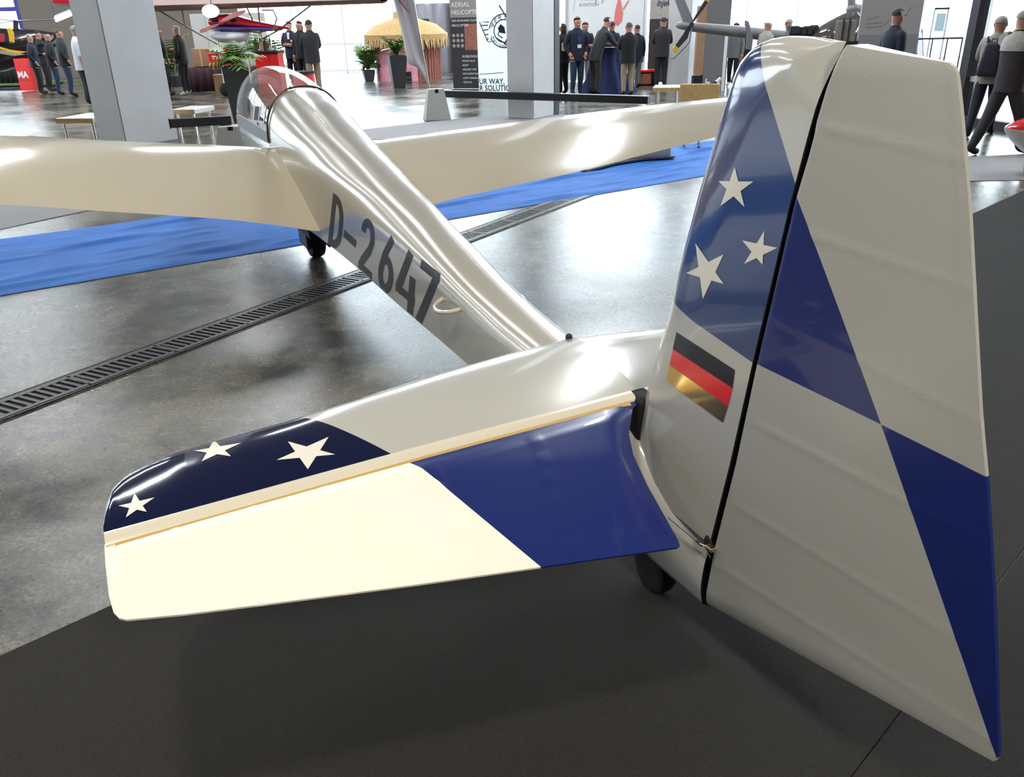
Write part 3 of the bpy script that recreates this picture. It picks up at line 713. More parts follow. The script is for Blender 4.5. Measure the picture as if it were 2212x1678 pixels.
# right-hand glazed partition
ga, gb = at(2072, 268), at(2212, 290); gd = (gb-ga).normalized(); gang = math.atan2(gd.y, gd.x)
t = bpy.data.objects.new('window_3', None); COL.objects.link(t); t.location = ga; t.rotation_euler = (0, 0, gang); t['kind'] = 'structure'
Lg = 8.0
obj('post', box(B(), (-0.09, -0.12, 0), (0.09, 0.12, 4.6)), M['frame'], t)
obj('post', box(B(), (1.15, -0.05, 1.95), (1.22, 0.05, 4.4)), M['blue_frame'], t)
obj('rail', box(B(), (0.09, -0.08, 0.0), (Lg, 0.08, 0.14)), M['frame'], t)
obj('rail', box(B(), (0.09, -0.04, 0.68), (Lg, 0.04, 0.76)), M['foot_grey'], t)
obj('rail', box(B(), (0.09, -0.08, 1.93), (Lg, 0.08, 2.3)), M['frame'], t)
obj('post', box(B(), (Lg, -0.09, 0), (Lg+0.15, 0.09, 4.6)), M['frame'], t)
obj('pane', box(B(), (0.09, -0.006, 0.14), (Lg, 0.006, 1.93)), M['clear'], t)

# ---------------------------------------------------------------- lettering
def lettering(text, size, m, parent, loc, rot, name='lettering', bold=0.0, sx=1.0, align='LEFT', shear=0.0):
    c = bpy.data.curves.new(name, 'FONT'); c.body = text; c.size = size; c.extrude = 0.002; c.offset = bold; c.align_x = align; c.shear = shear; c.resolution_u = 3
    o_ = bpy.data.objects.new('tmp', c); COL.objects.link(o_); me_ = bpy.data.meshes.new_from_object(o_.evaluated_get(bpy.context.evaluated_depsgraph_get())); bpy.data.objects.remove(o_); me_.materials.clear(); me_.materials.append(m); me_.name = name
    o = bpy.data.objects.new(name, me_); COL.objects.link(o); o.parent = parent; o.location = loc; o.rotation_euler = rot; o.scale = (sx, 1, 1); return o
FACE = (pi/2, 0, 0)
def disc_pts(cx, cz, r, n=40, a0=0, a1=360): return [(cx+r*cos(R(lerp(a0, a1, i/n))), cz+r*sin(R(lerp(a0, a1, i/n)))) for i in range(n+1)]
def lines_obj(name, paths, w, m, parent, y=-0.012):
    bm = B()
    for pth in paths:
        for qd in stroke([tuple(p) for p in pth], w): bm.faces.new([bm.verts.new((a.x, y, a.y)) for a in qd])
    return obj(name, bm, m, parent)
def px_m(x, y): p = at(x, y); return FPX/((p-CAMP).dot(FW))     # pixels per metre at that floor point

# roll-up banner "AERIAL HELICOPTER"
def facing_banner(name, label, xl, xr, yb, ztop, m, cat='banner', th=0.02, rot=0.0):
    a, b = at(xl, yb), at(xr, yb); wd = (b-a).length
    t = thing(name, label, cat, a, math.atan2(b.y-a.y, b.x-a.x)+rot)
    obj('panel', bbox((0, -th/2, 0.03), (wd, th/2, ztop), 0.004, 1), m, t); return t, wd
t, wd = facing_banner('roll_up_banner', 'dark roll-up banner headed AERIAL HELICOPTER beside the white logo wall', 980, 1038, 196, 2.45, M['poster_dark'])
obj('header', box(B(), (0.0, -0.016, 1.86), (wd, -0.011, 2.44)), M['poster_grey'], t)
obj('foot', bbox((-0.02, -0.12, 0), (wd+0.02, 0.12, 0.07), 0.01), M['steel'], t)
lettering('AERIAL', 0.17, M['plain_white'], t, (0.04, -0.018, 2.12), FACE); lettering('HELICOPTER', 0.155, M['plain_white'], t, (0.04, -0.018, 1.94), FACE, sx=0.92)
lettering('100% INSTRUMENT RATING', 0.075, M['plain_white'], t, (0.03, -0.018, 1.76), FACE, sx=0.85); lettering('HELICOPTER', 0.085, M['plain_white'], t, (0.03, -0.018, 1.64), FACE)
pp = B(); box(pp, (wd*0.50, -0.016, 1.05), (wd*0.96, -0.011, 1.70)); obj('photo', pp, M['reed'], t)
bm = B()
for r_ in range(3):
    for c_ in range(3):
        cx, cz = 0.08+c_*0.12, 1.42-r_*0.13; bm.faces.new([bm.verts.new((p[0], -0.018, p[1])) for p in disc_pts(cx, cz, 0.045, 12)[:-1]])
obj('dial', bm, M['c_lgrey'], t)
for i, s in enumerate(['AUSBILDUNG', 'PRIVATE PILOT', 'NIGHT', 'AIRCRAFT TYPE', 'INSTRUMENT RATING', 'CREW TRAINING', 'TESTFLUG']):
    lettering(s, 0.07 if i else 0.09, M['plain_white'], t, (0.30, -0.018, 0.86-i*0.11), FACE, sx=0.8)

# white logo wall
t, wd = facing_banner('logo_wall', 'tall white glowing display wall with winged helicopter emblem beside the middle pillar', 1036, 1125, 200, 3.2, M['glowing_white'], 'display wall', 0.08)  # wall face gives off a weak glow of its own
k_ = wd/89.0
def lw(x, y): return ((x-1036)*k_, (200-y)*k_)
cx, cz = lw(1093, 83)
rings = [disc_pts(cx, cz, 31*k_*1.0*1.0, 40, 100, 172), disc_pts(cx, cz, 31*k_, 40, 205, 300), disc_pts(cx, cz, 21*k_, 50, 0, 360), disc_pts(cx, cz, 31*k_, 30, -60, 100)]
wing_ = [[lw(1062, 66), lw(1042, 66), lw(1058, 102), lw(1066, 102)]]+[[lw(1044+i*4, 72+i*9), lw(1060, 72+i*8)] for i in range(4)]
lines_obj('emblem', rings+wing_, 0.025, M['ink'], t, -0.045)
lines_obj('emblem_helicopter', [[lw(1084, 36), lw(1108, 72)], [lw(1085, 78), lw(1080, 90), lw(1090, 96)], [lw(1075, 95), lw(1098, 108)], [lw(1093, 108), lw(1100, 96), lw(1112, 94)]], 0.03, M['ink'], t, -0.045)
bm = B(); bm.faces.new([bm.verts.new((lw(*p)[0], -0.046, lw(*p)[1])) for p in ((1080, 78), (1086, 70), (1094, 76), (1096, 88), (1084, 86))]); obj('emblem_cabin', bm, M['c_navy'], t)
for ch, an in zip('AERIA', (155, 132, 108, 84, 62)):
    lettering(ch, 0.16, M['ink'], t, (cx+26*k_*cos(R(an)), -0.045, cz+26*k_*sin(R(an))-0.05), (pi/2, 0, 0), align='CENTER')
for ch, an in zip('Helicopter', (206, 219, 231, 241, 252, 264, 276, 286, 296, 306)):
    lettering(ch, 0.13, M['ink'], t, (cx+27*k_*cos(R(an)), -0.045, cz+27*k_*sin(R(an))-0.04), (pi/2, 0, 0), align='CENTER')
lines_obj('rule', [[lw(1038, 164), lw(1090, 161)]], 0.015, M['ink'], t, -0.045)
lettering('UR WAY,', 0.20, M['ink'], t, (lw(1037, 183)[0], -0.045, lw(1037, 183)[1]), FACE, bold=0.003, sx=0.86); lettering('R SOLUTION.', 0.20, M['ink'], t, (lw(1037, 196)[0], -0.045, lw(1037, 196)[1]), FACE, bold=0.003, sx=0.86)

# beach flag
c = at(938, 250); t = thing('beach_flag', 'white curved beach flag with dark lettering Rupp above the barrier foot', 'flag', c+V((0, 0.1, 0)))
s_ = 1/px_m(938, 250)
def bf(x, y): return V(((x-938)*s_*0.985+0.0, 0, (250-y)*s_*1.04))
pole = [bf(930, 197), bf(922, 140), bf(914, 80), bf(905, 10), bf(902, -40)]
obj('pole', tube(B(), pole, 0.014, 8), M['steel'], t)
L_ = resample([bf(928, 185), bf(905, 155), bf(893, 152), bf(886, 148), bf(882, 120), bf(876, 80), bf(868, 40), bf(861, 0), bf(855, -40)], 30); R_ = resample(pole, 30)
bm = B(); P = [[a.lerp(b, j/8)+V((0, 0.05*sin(j*0.9+i*0.2), 0)) for j in range(9)] for i, (a, b) in enumerate(zip(L_, R_))]; grid(bm, P)
sf = obj('sail', bm, M['flag_white'], t, smooth=True); sf.modifiers.new('thick', 'SOLIDIFY').thickness = 0.004
lettering('Rupp', 0.42, M['ink'], t, tuple(bf(898, 33)+V((0, -0.10, 0))), (pi/2, R(-84), 0), bold=0.006)
obj('swoosh', tube(B(), [bf(868, -6)+V((0, -.08, 0)), bf(872, 14)+V((0, -.08, 0)), bf(880, 34)+V((0, -.08, 0)), bf(892, 48)+V((0, -.08, 0)), bf(901, 56)+V((0, -.08, 0))], [0.008, 0.014, 0.016, 0.012, 0.003], 6), M['darkred'], t)

# barrier: feet and beams
def barrier_foot(label, x, y, hgt, w0, w1, group):
    c = at(x, y); t = thing('barrier_foot', label, 'barrier', c, R(12), group)
    bm = box(B(), (-w0/2, -w0/2, 0), (w0/2, w0/2, hgt), taper=w1/w0); bmesh.ops.bevel(bm, geom=bm.edges[:], offset=0.01, segments=2, affect='EDGES'); obj('block', bm, M['foot_grey'], t)
    obj('slot', box(B(), (-w1*0.1, -w1/2-0.012, hgt-0.12), (w1*0.12, -w1/2+0.0, hgt+0.002)), M['gap'], t); return c
cA = barrier_foot('pale grey tapered barrier foot left of the middle pillar', 944, 258, 0.57, 0.50, 0.30, None)
cB = barrier_foot('grey tapered barrier foot just left of the canopy', 506, 318, 0.33, 0.50, 0.36, None)
def beam(label, a, b, z, w_=0.07):
    d = (b-a); t = thing('barrier_beam', label, 'barrier', V((a.x, a.y, z)), math.atan2(d.y, d.x)); L = d.length
    obj('beam', bbox((0, -w_, 0), (L, w_, 0.13), 0.008), M['beam'], t)
    obj('end_plate', bbox((-0.015, -w_-0.01, -0.01), (0.0, w_+0.01, 0.14), 0.003), M['beam'], t); return t
beam('long black barrier beam resting on the white foot, crossing the middle pillar', at(935, 250, 0), at(1400, 272, 0), 0.37)
bl0, bl1 = at(378, 325), at(508, 316)
beam('short black barrier beam between the left pillar and the canopy', bl0, bl1, 0.34)
bc = at(385, 345)

# benches / low tables
def table(name, label, xl, xr, yb, z, depth, m_top, rotz=None, cat='table', legs=True, thk=0.08, group=None):
    a, b = at(xl, yb), at(xr, yb); wd = (b-a).length; t = thing(name, label, cat, a, math.atan2(b.y-a.y, b.x-a.x) if rotz is None else rotz, group=group)
    obj('table_top', bbox((0, 0, z-thk), (wd, depth, z), 0.01), m_top, t)
    obj('edge_band', box(B(), (0.0, -0.012, z-thk+0.004), (wd, -0.001, z-0.006)), M['wood'], t)
    if legs:
        me = None
        for x in (0.08, wd-0.08):
            for y in (0.08, depth-0.08):
                if me is None: o = obj('leg', tube(B(), [(0, 0, 0), (0, 0, z-thk)], 0.022, 8), M['steel'], t); me = o.data
                else: o = bpy.data.objects.new('leg', me); COL.objects.link(o); o.parent = t
                o.location = (x, y, 0)
    return t, wd
table('low_table', 'low pale table with wooden edge left of the big left pillar', 133, 212, 312, 0.42, 0.9, M['board'])
table('low_table', 'low wooden-edged table to the right of the left pillar', 378, 430, 296, 0.46, 0.7, M['board'])
t, wd = table('low_table', 'pale wood bench table standing behind the starboard wing tip', 1408, 1466, 232, 0.40, 0.8, M['board'])
obj('end_panel', bbox((wd, -0.02, 0.0), (wd+0.82, 0.03, 0.47), 0.02), M['wood'], t)

# potted palms
def palm(name, label, x, y, hpot, wpot, n, L, spread, group=None, m=None):
    t = thing(name, label, 'plant', at(x, y), 0.3, group)
    bm = box(B(), (-wpot*0.33, -wpot*0.33, 0), (wpot*0.33, wpot*0.33, hpot), taper=1.5); bmesh.ops.bevel(bm, geom=bm.edges[:], offset=0.012, segments=2, affect='EDGES'); obj('pot', bm, M['pot'], t)
    obj('soil', box(B(), (-wpot*0.40, -wpot*0.40, hpot-0.02), (wpot*0.40, wpot*0.40, hpot+0.012)), M['shoe_dark'], t)
    rnd = random.Random(x)
    for i in range(5): 
        a = rnd.uniform(0, 6.28); obj('stem', tube(B(), [(0.05*cos(a), 0.05*sin(a), hpot), (0.10*cos(a), 0.10*sin(a), hpot+L*0.45)], [0.014, 0.008], 6), M['leaf'], t)
    for i in range(n):
        a = rnd.uniform(0, 6.28); el = rnd.uniform(0.35, 1.35); Ln = L*rnd.uniform(0.7, 1.05); bm = B()
        mid = []
        for k in range(9):
            u = k/8; mid.append(V((cos(a)*spread*Ln*u*(0.5+0.5*u), sin(a)*spread*Ln*u*(0.5+0.5*u), hpot+0.05+Ln*(sin(el)*u-0.55*u*u*(1.2-el*0.5)))))
        for k in range(8):
            p, q_ = mid[k], mid[k+1]; d = (q_-p).normalized(); sd = d.cross(V((0, 0, 1))).normalized()
            for s in (-1, 1):
                l0 = Ln*0.30*sin(pi*min(1, (k+0.8)/9))+0.02; base = p; tip = p+sd*s*l0+d*l0*0.7-V((0, 0, l0*0.25)); w_ = 0.016+Ln*0.012
                bm.faces.new([bm.verts.new(v) for v in (base-d*w_, base+d*w_, (base+tip)/2+d*w_*1.1, tip, (base+tip)/2-d*w_)])
        obj('frond', bm, [M['leaf'], M['leaf2']][i % 2] if m is None else m, t)
    return t
palm('potted_palm', 'potted palm in tall grey planter just behind the canopy', 524, 262, 1.04, 0.50, 22, 0.85, 0.75)
palm('potted_palm', 'small potted palm in dark planter before the thatched hut', 862, 190, 0.90, 0.52, 18, 0.75, 0.62)
palm('potted_palm', 'bushy palm in shade behind the two men right of the left pillar', 362, 186, 0.5, 0.6, 40, 1.6, 0.6)
palm('potted_palm', 'bushy palm between the aircraft float and the man with folded arms', 590, 178, 0.5, 0.6, 40, 1.6, 0.5)
palm('potted_palm', 'slender plant at the left edge of the thatched hut', 798, 176, 0.35, 0.4, 16, 1.3, 0.3)

# thatched hut
c = at(876, 176); t = thing('thatched_hut', 'round bar hut with straw roof and pink and brown cloth walls', 'hut', c+V((0, 1.1, 0)))
pm = px_m(885, 178); rr_ = 72/pm
bm = B(); n = 48; P = []
for i in range(n):
    a = 2*pi*i/n; P.append([V(((rr_+0.02*sin(i*5.0))*cos(a), (rr_+0.02*sin(i*5.0))*sin(a), z)) for z in (0, 0.5, 1.0, 1.5)])
grid(bm, P, closeu=True)
for f in bm.faces:
    c2 = f.calc_center_median(); f.material_index = 0 if c2.x < -0.35*rr_ else (0 if c2.x < 0.42*rr_ else 1)
obj('wall_cloth', bm, [M['pink'], M['reed']], t)
bm = B(); lathe(bm, [(rr_*1.27, 1.22), (rr_*1.30, 1.42), (rr_*0.95, 1.72), (rr_*0.45, 1.88), (rr_*0.36, 1.92), (rr_*0.34, 2.10), (rr_*0.18, 2.18)], 40); obj('straw_roof', bm, M['thatch'], t, smooth=40)
bm = B(); rnd = random.Random(3)
for i in range(260):
    a = 2*pi*i/260; r0 = rr_*rnd.uniform(1.22, 1.32); l = rnd.uniform(0.16, 0.36)
    p = V((r0*cos(a), r0*sin(a), 1.30)); s = V((-sin(a), cos(a), 0))*0.03
    bm.faces.new([bm.verts.new(v) for v in (p-s, p+s, p+s*0.4+V((0.02*cos(a), 0.02*sin(a), -l)), p-s*0.4+V((0.02*cos(a), 0.02*sin(a), -l)))])
tag(obj('straw_fringe', bm, M['thatch'], t), kind='stuff')
bm = B()
for i in range(56): a = 2*pi*i/56; tube(bm, [(rr_*1.03*cos(a), rr_*1.03*sin(a), 0.02), (rr_*1.03*cos(a), rr_*1.03*sin(a), 1.3)], 0.018, 5) if cos(a) > 0.42 else None
obj('reed_slat', bm, M['reed'], t); t.children[-1]['kind'] = 'stuff'
for i in range(2): 
    tt = thing('speaker_box', ['upper small black box beside the planter at the thatched hut', 'lower flat black box beside the planter at the thatched hut'][i], 'box', at(884, 181)+V((0, 0, 0.12*(1-i))))
    obj('case', bbox((-0.09, -0.09, 0.0), (0.09, 0.09, 0.24 if i == 0 else 0.12), 0.015), M['c_black'], tt); obj('grille', bbox((-0.07, -0.097, 0.02), (0.07, -0.09, 0.10), 0.003), M['pot'], tt)
# grey round kiosk behind the flag
c = at(941, 158); t = thing('round_kiosk', 'grey round metal kiosk with dark door behind the thatched hut', 'kiosk', c+V((0, 1, 0)))
obj('body', lathe(B(), [(1.0, 0), (1.0, 2.35), (0.96, 2.42)], 40), mat('kiosk_metal', (0.25, 0.25, 0.29), 0.35, metal=0.3), t, smooth=40)
obj('door', bbox((-0.65, -1.02, 0.05), (-0.15, -0.85, 1.9), 0.01), M['frame'], t)
obj('side_panel', bbox((0.75, -1.05, 0.0), (1.1, -0.6, 2.5), 0.01), M['frame'], t)

# centre: poster walls
t, wd = facing_banner('poster_wall', 'white poster wall reading Rupp with a red helicopter picture', 1226, 1392, 176, 2.75, M['plain_white'], 'display wall', 0.08)
s_ = wd/166
def pw(x, y): return ((x-1226)*s_, (176-y)*s_)
lettering('Rupp', 0.40, M['c_lgrey'], t, (pw(1252, 19)[0], -0.045, pw(1252, 19)[1]), FACE)
lettering('AVIATION', 0.13, M['c_lgrey'], t, (pw(1250, 30)[0], -0.045, pw(1250, 30)[1]), FACE)
bm = B(); bm.faces.new([bm.verts.new((pw(*p)[0], -0.046, pw(*p)[1])) for p in ((1334, 12), (1338, 24), (1343, 46), (1341, 60), (1332, 69), (1324, 62), (1326, 40), (1331, 20))]); bm.faces.new([bm.verts.new((pw(*p)[0], -0.046, pw(*p)[1])) for p in ((1342, 36), (1353, 20), (1354, 24), (1343, 40))])
obj('helicopter_print', bm, mat('faded_red_print', (0.75, 0.22, 0.2), 0.6), t)
lines_obj('arc_print', [[pw(1238, 40), pw(1241, 18), pw(1252, 3)]], 0.012, M['c_lgrey'], t, -0.045)
obj('joint', box(B(), (pw(1385, 0)[0], -0.05, 0.03), (pw(1387, 0)[0], -0.041, 2.75)), M['foot_grey'], t)
obj('joint', box(B(), (pw(1226, 0)[0]-0.08, -0.05, 0.0), (pw(1226, 0)[0]+0.02, 0.03, 2.75)), M['foot_grey'], t)
t, wd = facing_banner('engine_banner', 'dark banner headed Injektor D behind the suited man', 1397, 1452, 180, 2.32, M['poster_dark'])
obj('header', box(B(), (0, -0.016, 1.72), (wd, -0.011, 2.31)), M['c_lgrey'], t)
lettering('Injektor', 0.24, M['ink'], t, (0.18, -0.018, 2.05), FACE, shear=0.35, bold=0.004, sx=0.8); lettering('D', 0.24, M['ink'], t, (wd-0.22, -0.018, 1.79), FACE, shear=0.35, bold=0.004, sx=0.8)
# standing table with long blue cloth
c = at(1306, 206); t = thing('standing_table', 'bar table under a floor-length navy cloth, men leaning on it', 'table', c+V((0.1, 0.75, 0)))
bm = B(); P = []
for i in range(64):
    a = 2*pi*i/64; f = 0.05*sin(9*a)
    P.append([V(((r+f*k)*cos(a)*(1.25 if z < 0.7 and cos(a) > 0 else 1), (r+f*k)*sin(a)*0.8, z)) for z, r, k in ((0.0, 0.62, 1.6), (0.35, 0.46, 1.1), (0.8, 0.36, 0.5), (1.06, 0.40, 0.1), (1.09, 0.40, 0))])
vs = grid(bm, P, closeu=True); bm.faces.new([r[-1] for r in vs]); obj('tablecloth', bm, cm('table_navy', (0.015, 0.025, 0.10)), t, smooth=40)
tag(obj('paper_sheet', bbox((-0.12, -0.09, 0), (0.12, 0.09, 0.006), 0.001), M['plain_white'], loc=c+V((0.15, 0.45, 1.09))), 'white sheet lying on the navy bar table', 'paper')
# reeds and box stand near the poster wall
t = thing('magazine_stand', 'black low stand with red rim right of the bar table', 'stand', at(1375, 186), 0)
obj('body', bbox((0, 0, 0), (0.55, 0.4, 0.36), 0.02), M['c_black'], t); obj('rim', bbox((-0.03, -0.03, 0.36), (0.58, 0.43, 0.42), 0.01), M['crate_red'], t); obj('skirt', bbox((0.05, -0.02, 0.05), (0.4, -0.001, 0.32), 0.004), M['reed'], t)
t = thing('partition', 'grey display panel right of the third pillar under the tail boom', 'partition', at(1516, 192), 0)
obj('panel', bbox((0, 0, 0), (0.62, 0.3, 2.42), 0.01), mat('panel_grey', (0.17, 0.17, 0.18), 0.6), t); obj('side', bbox((-0.22, 0.0, 0.35), (0.0, 0.2, 2.0), 0.01), M['cardboard'], t); obj('plinth', bbox((-0.24, -0.02, 0), (0.0, 0.25, 0.33), 0.01), M['c_black'], t)
tag(obj('support_pole', lathe(B(), [(0.035, 0), (0.035, 1.55)], 12), M['plain_white'], loc=at(1560, 196)), 'thin white pole under the grey tail boom', 'pole')
t = thing('display_board', 'white board with faint aircraft sketches behind the man in navy suit', 'board', aty(1848, 110, 17.5)*1, R(-4)); t.location.z = 0
wd = 1.17
obj('panel', bbox((0, -0.03, 0.0), (wd, 0.03, 2.02), 0.01), mat('board_white', (0.42, 0.41, 0.42), 0.6), t); obj('lower_panel', box(B(), (0.02, -0.035, 0.0), (wd-0.02, -0.031, 1.35)), mat('board_grey', (0.30, 0.31, 0.33), 0.6), t)
lines_obj('sketch', [[(0.12, 1.55), (0.4, 1.57), (0.42, 1.50), (0.14, 1.48), (0.12, 1.55)], [(0.45, 1.5), (0.7, 1.75)], [(0.75, 1.5), (0.95, 1.85)], [(0.12, 1.62), (0.35, 1.68)]], 0.008, M['c_grey'], t, -0.036)
bm = B(); tube(bm, [(-0.18, 0, 0), (-0.18, 0, 1.66)], 0.02, 8); tube(bm, [(-0.30, 0, 0), (-0.30, 0, 1.66)], 0.02, 8); obj('stand_pole', bm, M['frame'], t)
obj('stand_plate', bbox((-0.44, 0.03, 0.0), (-0.04, 0.05, 1.62), 0.01), M['c_lgrey'], t)

t = thing('railing', 'dark low railing with posts beyond the white sketch board', 'railing', aty(1945, 120, 24)); t.location.z = 0; wd = (aty(2073, 100, 24)-aty(1945, 100, 24)).length
obj('rail', tube(B(), [(0, 0, 1.08), (wd, 0, 1.08)], 0.025, 8), M['frame'], t)
for i in range(5): obj('post', tube(B(), [(wd*i/4, 0, 0), (wd*i/4, 0, 1.08)], 0.02, 8), M['frame'], t)
t = thing('glass_door', 'narrow glass door in thin dark frame beyond the railing', 'door', aty(2002, 120, 27)); t.location.z = 0
for x in (0, 0.42): obj('stile', box(B(), (x-0.02, -0.02, 0), (x+0.02, 0.02, 1.85)), M['foot_grey'], t)
obj('head', box(B(), (0, -0.02, 1.8), (0.42, 0.02, 1.86)), M['frame'], t); obj('pane', box(B(), (0.02, -0.004, 0), (0.40, 0.004, 1.8)), M['clear'], t); obj('sign', box(B(), (0.08, -0.03, 1.2), (0.36, -0.01, 1.7)), M['facade_far'], t)
# ---------------------------------------------------------------- people
def tri_ball(bm, c, r, mi=0, seg=10, ring=7, sx=1, sy=1, sz=1, rot=None):
    g = bmesh.ops.create_uvsphere(bm, u_segments=seg, v_segments=ring, radius=1)
    for v in g['verts']:
        p = V((v.co.x*r*sx, v.co.y*r*sy, v.co.z*r*sz)); v.co = (rot @ p if rot else p)+V(c)
    for f in set(f for v in g['verts'] for f in v.link_faces): f.material_index = mi
def loft(bm, secs, n=16, mi=0, cap=True):
    """secs: (centre, half-width x, half-depth y) stacked"""
    P = [[V((c[0]+a*cos(2*pi*k/n), c[1]+b*sin(2*pi*k/n), c[2])) for k in range(n)] for c, a, b in secs]
    vs = grid(bm, P, mi=mi, closev=True)
    if cap: bm.faces.new(vs[0][::-1]).material_index = mi; bm.faces.new(vs[-1]).material_index = mi
def body_mesh(bones, radii, mats_, cls):
    me = bpy.data.meshes.new('body'); names = list(radii); idx = {n: i for i, n in enumerate(names)}
    me.from_pydata([radii[n][0] for n in names], [(idx[a], idx[b]) for a, b in bones], []); o = bpy.data.objects.new('tmp', me); COL.objects.link(o)
    sk = o.modifiers.new('s', 'SKIN'); sk.use_smooth_shade = True; sk.branch_smoothing = 0.3
    for i, n in enumerate(names): me.skin_vertices[0].data[i].radius = (radii[n][1], radii[n][1]); me.skin_vertices[0].data[i].use_root = (n == 'pelvis')
    ss = o.modifiers.new('u', 'SUBSURF'); ss.levels = 1; ss.render_levels = 1
    dg = bpy.context.evaluated_depsgraph_get(); ev = o.evaluated_get(dg); m2 = bpy.data.meshes.new_from_object(ev)
    bm = B(); bm.from_mesh(m2); bpy.data.objects.remove(o); bpy.data.meshes.remove(me); bpy.data.meshes.remove(m2)
    def near(p):
        best = (9, None)
        for a, b in bones:
            A_, B_ = radii[a][0], radii[b][0]; ab = B_-A_; t = max(0, min(1, (p-A_).dot(ab)/ab.length_squared)); d = (p-A_-ab*t).length
            if d < best[0]: best = (d, (a, b, t))
        return best[1]
    for f in bm.faces: f.material_index = cls(near(f.calc_center_median()))
    return bm
def person(label, x, yfeet, yhead, face, top, legs, shoe, hair, pose='down', bald=False, lean=0.0, group=None, extra=None, stride=0.0, short=False, pos=None, H=None, hairlong=False):
    p = pos if pos is not None else at(x, yfeet)
    if H is None:
        d = ray(x, yhead); H = (CAMP+d*(p.y/d.y)).z; H = max(1.58, min(1.92, H))
    t = thing('person', label, 'person', p, R(face), group); h = H
    w_ = 0.105*h; hz_ = 0.52*h
    J = {}
    def j(n, x_, y_, z_, r): J[n] = (V((x_, y_, z_)), r)
    ly = lambda z: lean*max(0, z-0.5*h)
    j('pelvis', 0, 0, hz_, 0.092*h); j('waist', 0, ly(0.62*h), 0.61*h, 0.075*h); j('chest', 0, ly(0.74*h), 0.735*h, 0.085*h); j('neckbase', 0, ly(0.83*h), 0.835*h, 0.050*h)
    j('neck', 0, ly(0.86*h)+0.01, 0.87*h, 0.040*h); j('headlow', 0, ly(0.9*h)+0.02, 0.905*h, 0.050*h); j('head', 0, ly(0.95*h)+0.02, 0.945*h, 0.056*h); j('crown', 0, ly(0.98*h)+0.015, 0.972*h, 0.042*h)
    bones = [('pelvis', 'waist'), ('waist', 'chest'), ('chest', 'neckbase'), ('neckbase', 'neck'), ('neck', 'headlow'), ('headlow', 'head'), ('head', 'crown')]
    hands = []
    for s, sn in ((-1, 'l'), (1, 'r')):
        sh = V((s*w_, ly(0.81*h), 0.812*h)); j('shoulder'+sn, *sh, 0.046*h)
        ps = pose[0 if s < 0 else 1] if isinstance(pose, tuple) else pose
        if ps == 'down': el = sh+V((s*0.03*h, -0.01*h, -0.18*h)); wr = el+V((0, 0.03*h, -0.145*h))
        elif ps == 'pocket': el = sh+V((s*0.06*h, -0.04*h, -0.17*h)); wr = el+V((-s*0.05*h, 0.08*h, -0.11*h))
        elif ps == 'fold': el = sh+V((s*0.02*h, 0.03*h, -0.165*h)); wr = el+V((-s*0.125*h, 0.075*h, 0.01*h))
        elif ps == 'front': el = sh+V((s*0.02*h, 0.04*h, -0.16*h)); wr = el+V((-s*0.05*h, 0.13*h, 0.01*h))
        elif ps == 'lean': el = sh+V((s*0.02*h, 0.10*h, -0.15*h)); wr = el+V((-s*0.04*h, 0.14*h, -0.03*h))
        elif ps == 'up': el = sh+V((s*0.04*h, 0.12*h, -0.04*h)); wr = el+V((-s*0.06*h, 0.10*h, 0.09*h))
        elif ps == 'reach': el = sh+V((s*0.05*h, 0.14*h, -0.06*h)); wr = el+V((s*0.0, 0.14*h, 0.03*h))
        d = (wr-el).normalized(); hn = wr+d*0.045*h
        j('elbow'+sn, *el, 0.038*h); j('wrist'+sn, *wr, 0.026*h); j('palm'+sn, *hn, 0.026*h); bones += [('neckbase' if False else 'chest', 'shoulder'+sn), ('shoulder'+sn, 'elbow'+sn), ('elbow'+sn, 'wrist'+sn), ('wrist'+sn, 'palm'+sn)]
        hands.append((hn, d, s))
        k = s*stride
        hip = V((s*0.052*h, 0, 0.485*h)); kn = V((s*0.055*h, 0.02*h+k*0.11*h, 0.275*h)); an = V((s*0.058*h, k*0.20*h-0.015*h, 0.045*h)); to = an+V((s*0.012*h, 0.10*h, -0.026*h))
        j('hip'+sn, *hip, 0.068*h); j('knee'+sn, *kn, 0.048*h); j('ankle'+sn, *an, 0.033*h); j('toe'+sn, *to, 0.026*h)
        bones += [('pelvis', 'hip'+sn), ('hip'+sn, 'knee'+sn), ('knee'+sn, 'ankle'+sn), ('ankle'+sn, 'toe'+sn)]
    def cls(nb):
        a, b, tt = nb; s = a+b
        if 'toe' in s: return 3
        if 'ankle' in s: return 3 if tt > 0.94 else 2
        if 'hip' in s or 'knee' in s: return 2
        if 'palm' in s: return 0
        if a.startswith('elbow'): return 0 if (short or tt > 0.88) else 1
        if a in ('neck', 'headlow', 'head'): return 0
        if a == 'pelvis': return 2
        return 1
    bm = body_mesh(bones, J, None, cls)
    for v in bm.verts:
        if v.co.z < 0.012: v.co.z = 0.002
    # fingers: four curled fingers and a thumb from the side of each palm
    for hn, d, s in hands:
        side_ = d.cross(V((0, 1, 0)) if abs(d.y) < 0.8 else V((0, 0, 1))).normalized(); cur = d.cross(side_).normalized()
        for q_, ln in enumerate((0.036, 0.041, 0.038, 0.029)):
            b0 = hn+side_*(q_-1.5)*0.010*h; tube(bm, [b0, b0+d*ln*h*0.55, b0+d*ln*h*0.95+cur*0.012*h], [0.0058*h, 0.0052*h, 0.004*h], 5, 0)
        b0 = hn-d*0.02*h+side_*0.016*h; tube(bm, [b0, b0+side_*0.012*h+d*0.018*h, b0+side_*0.012*h+d*0.036*h], [0.0065*h, 0.006*h, 0.0045*h], 5, 0)
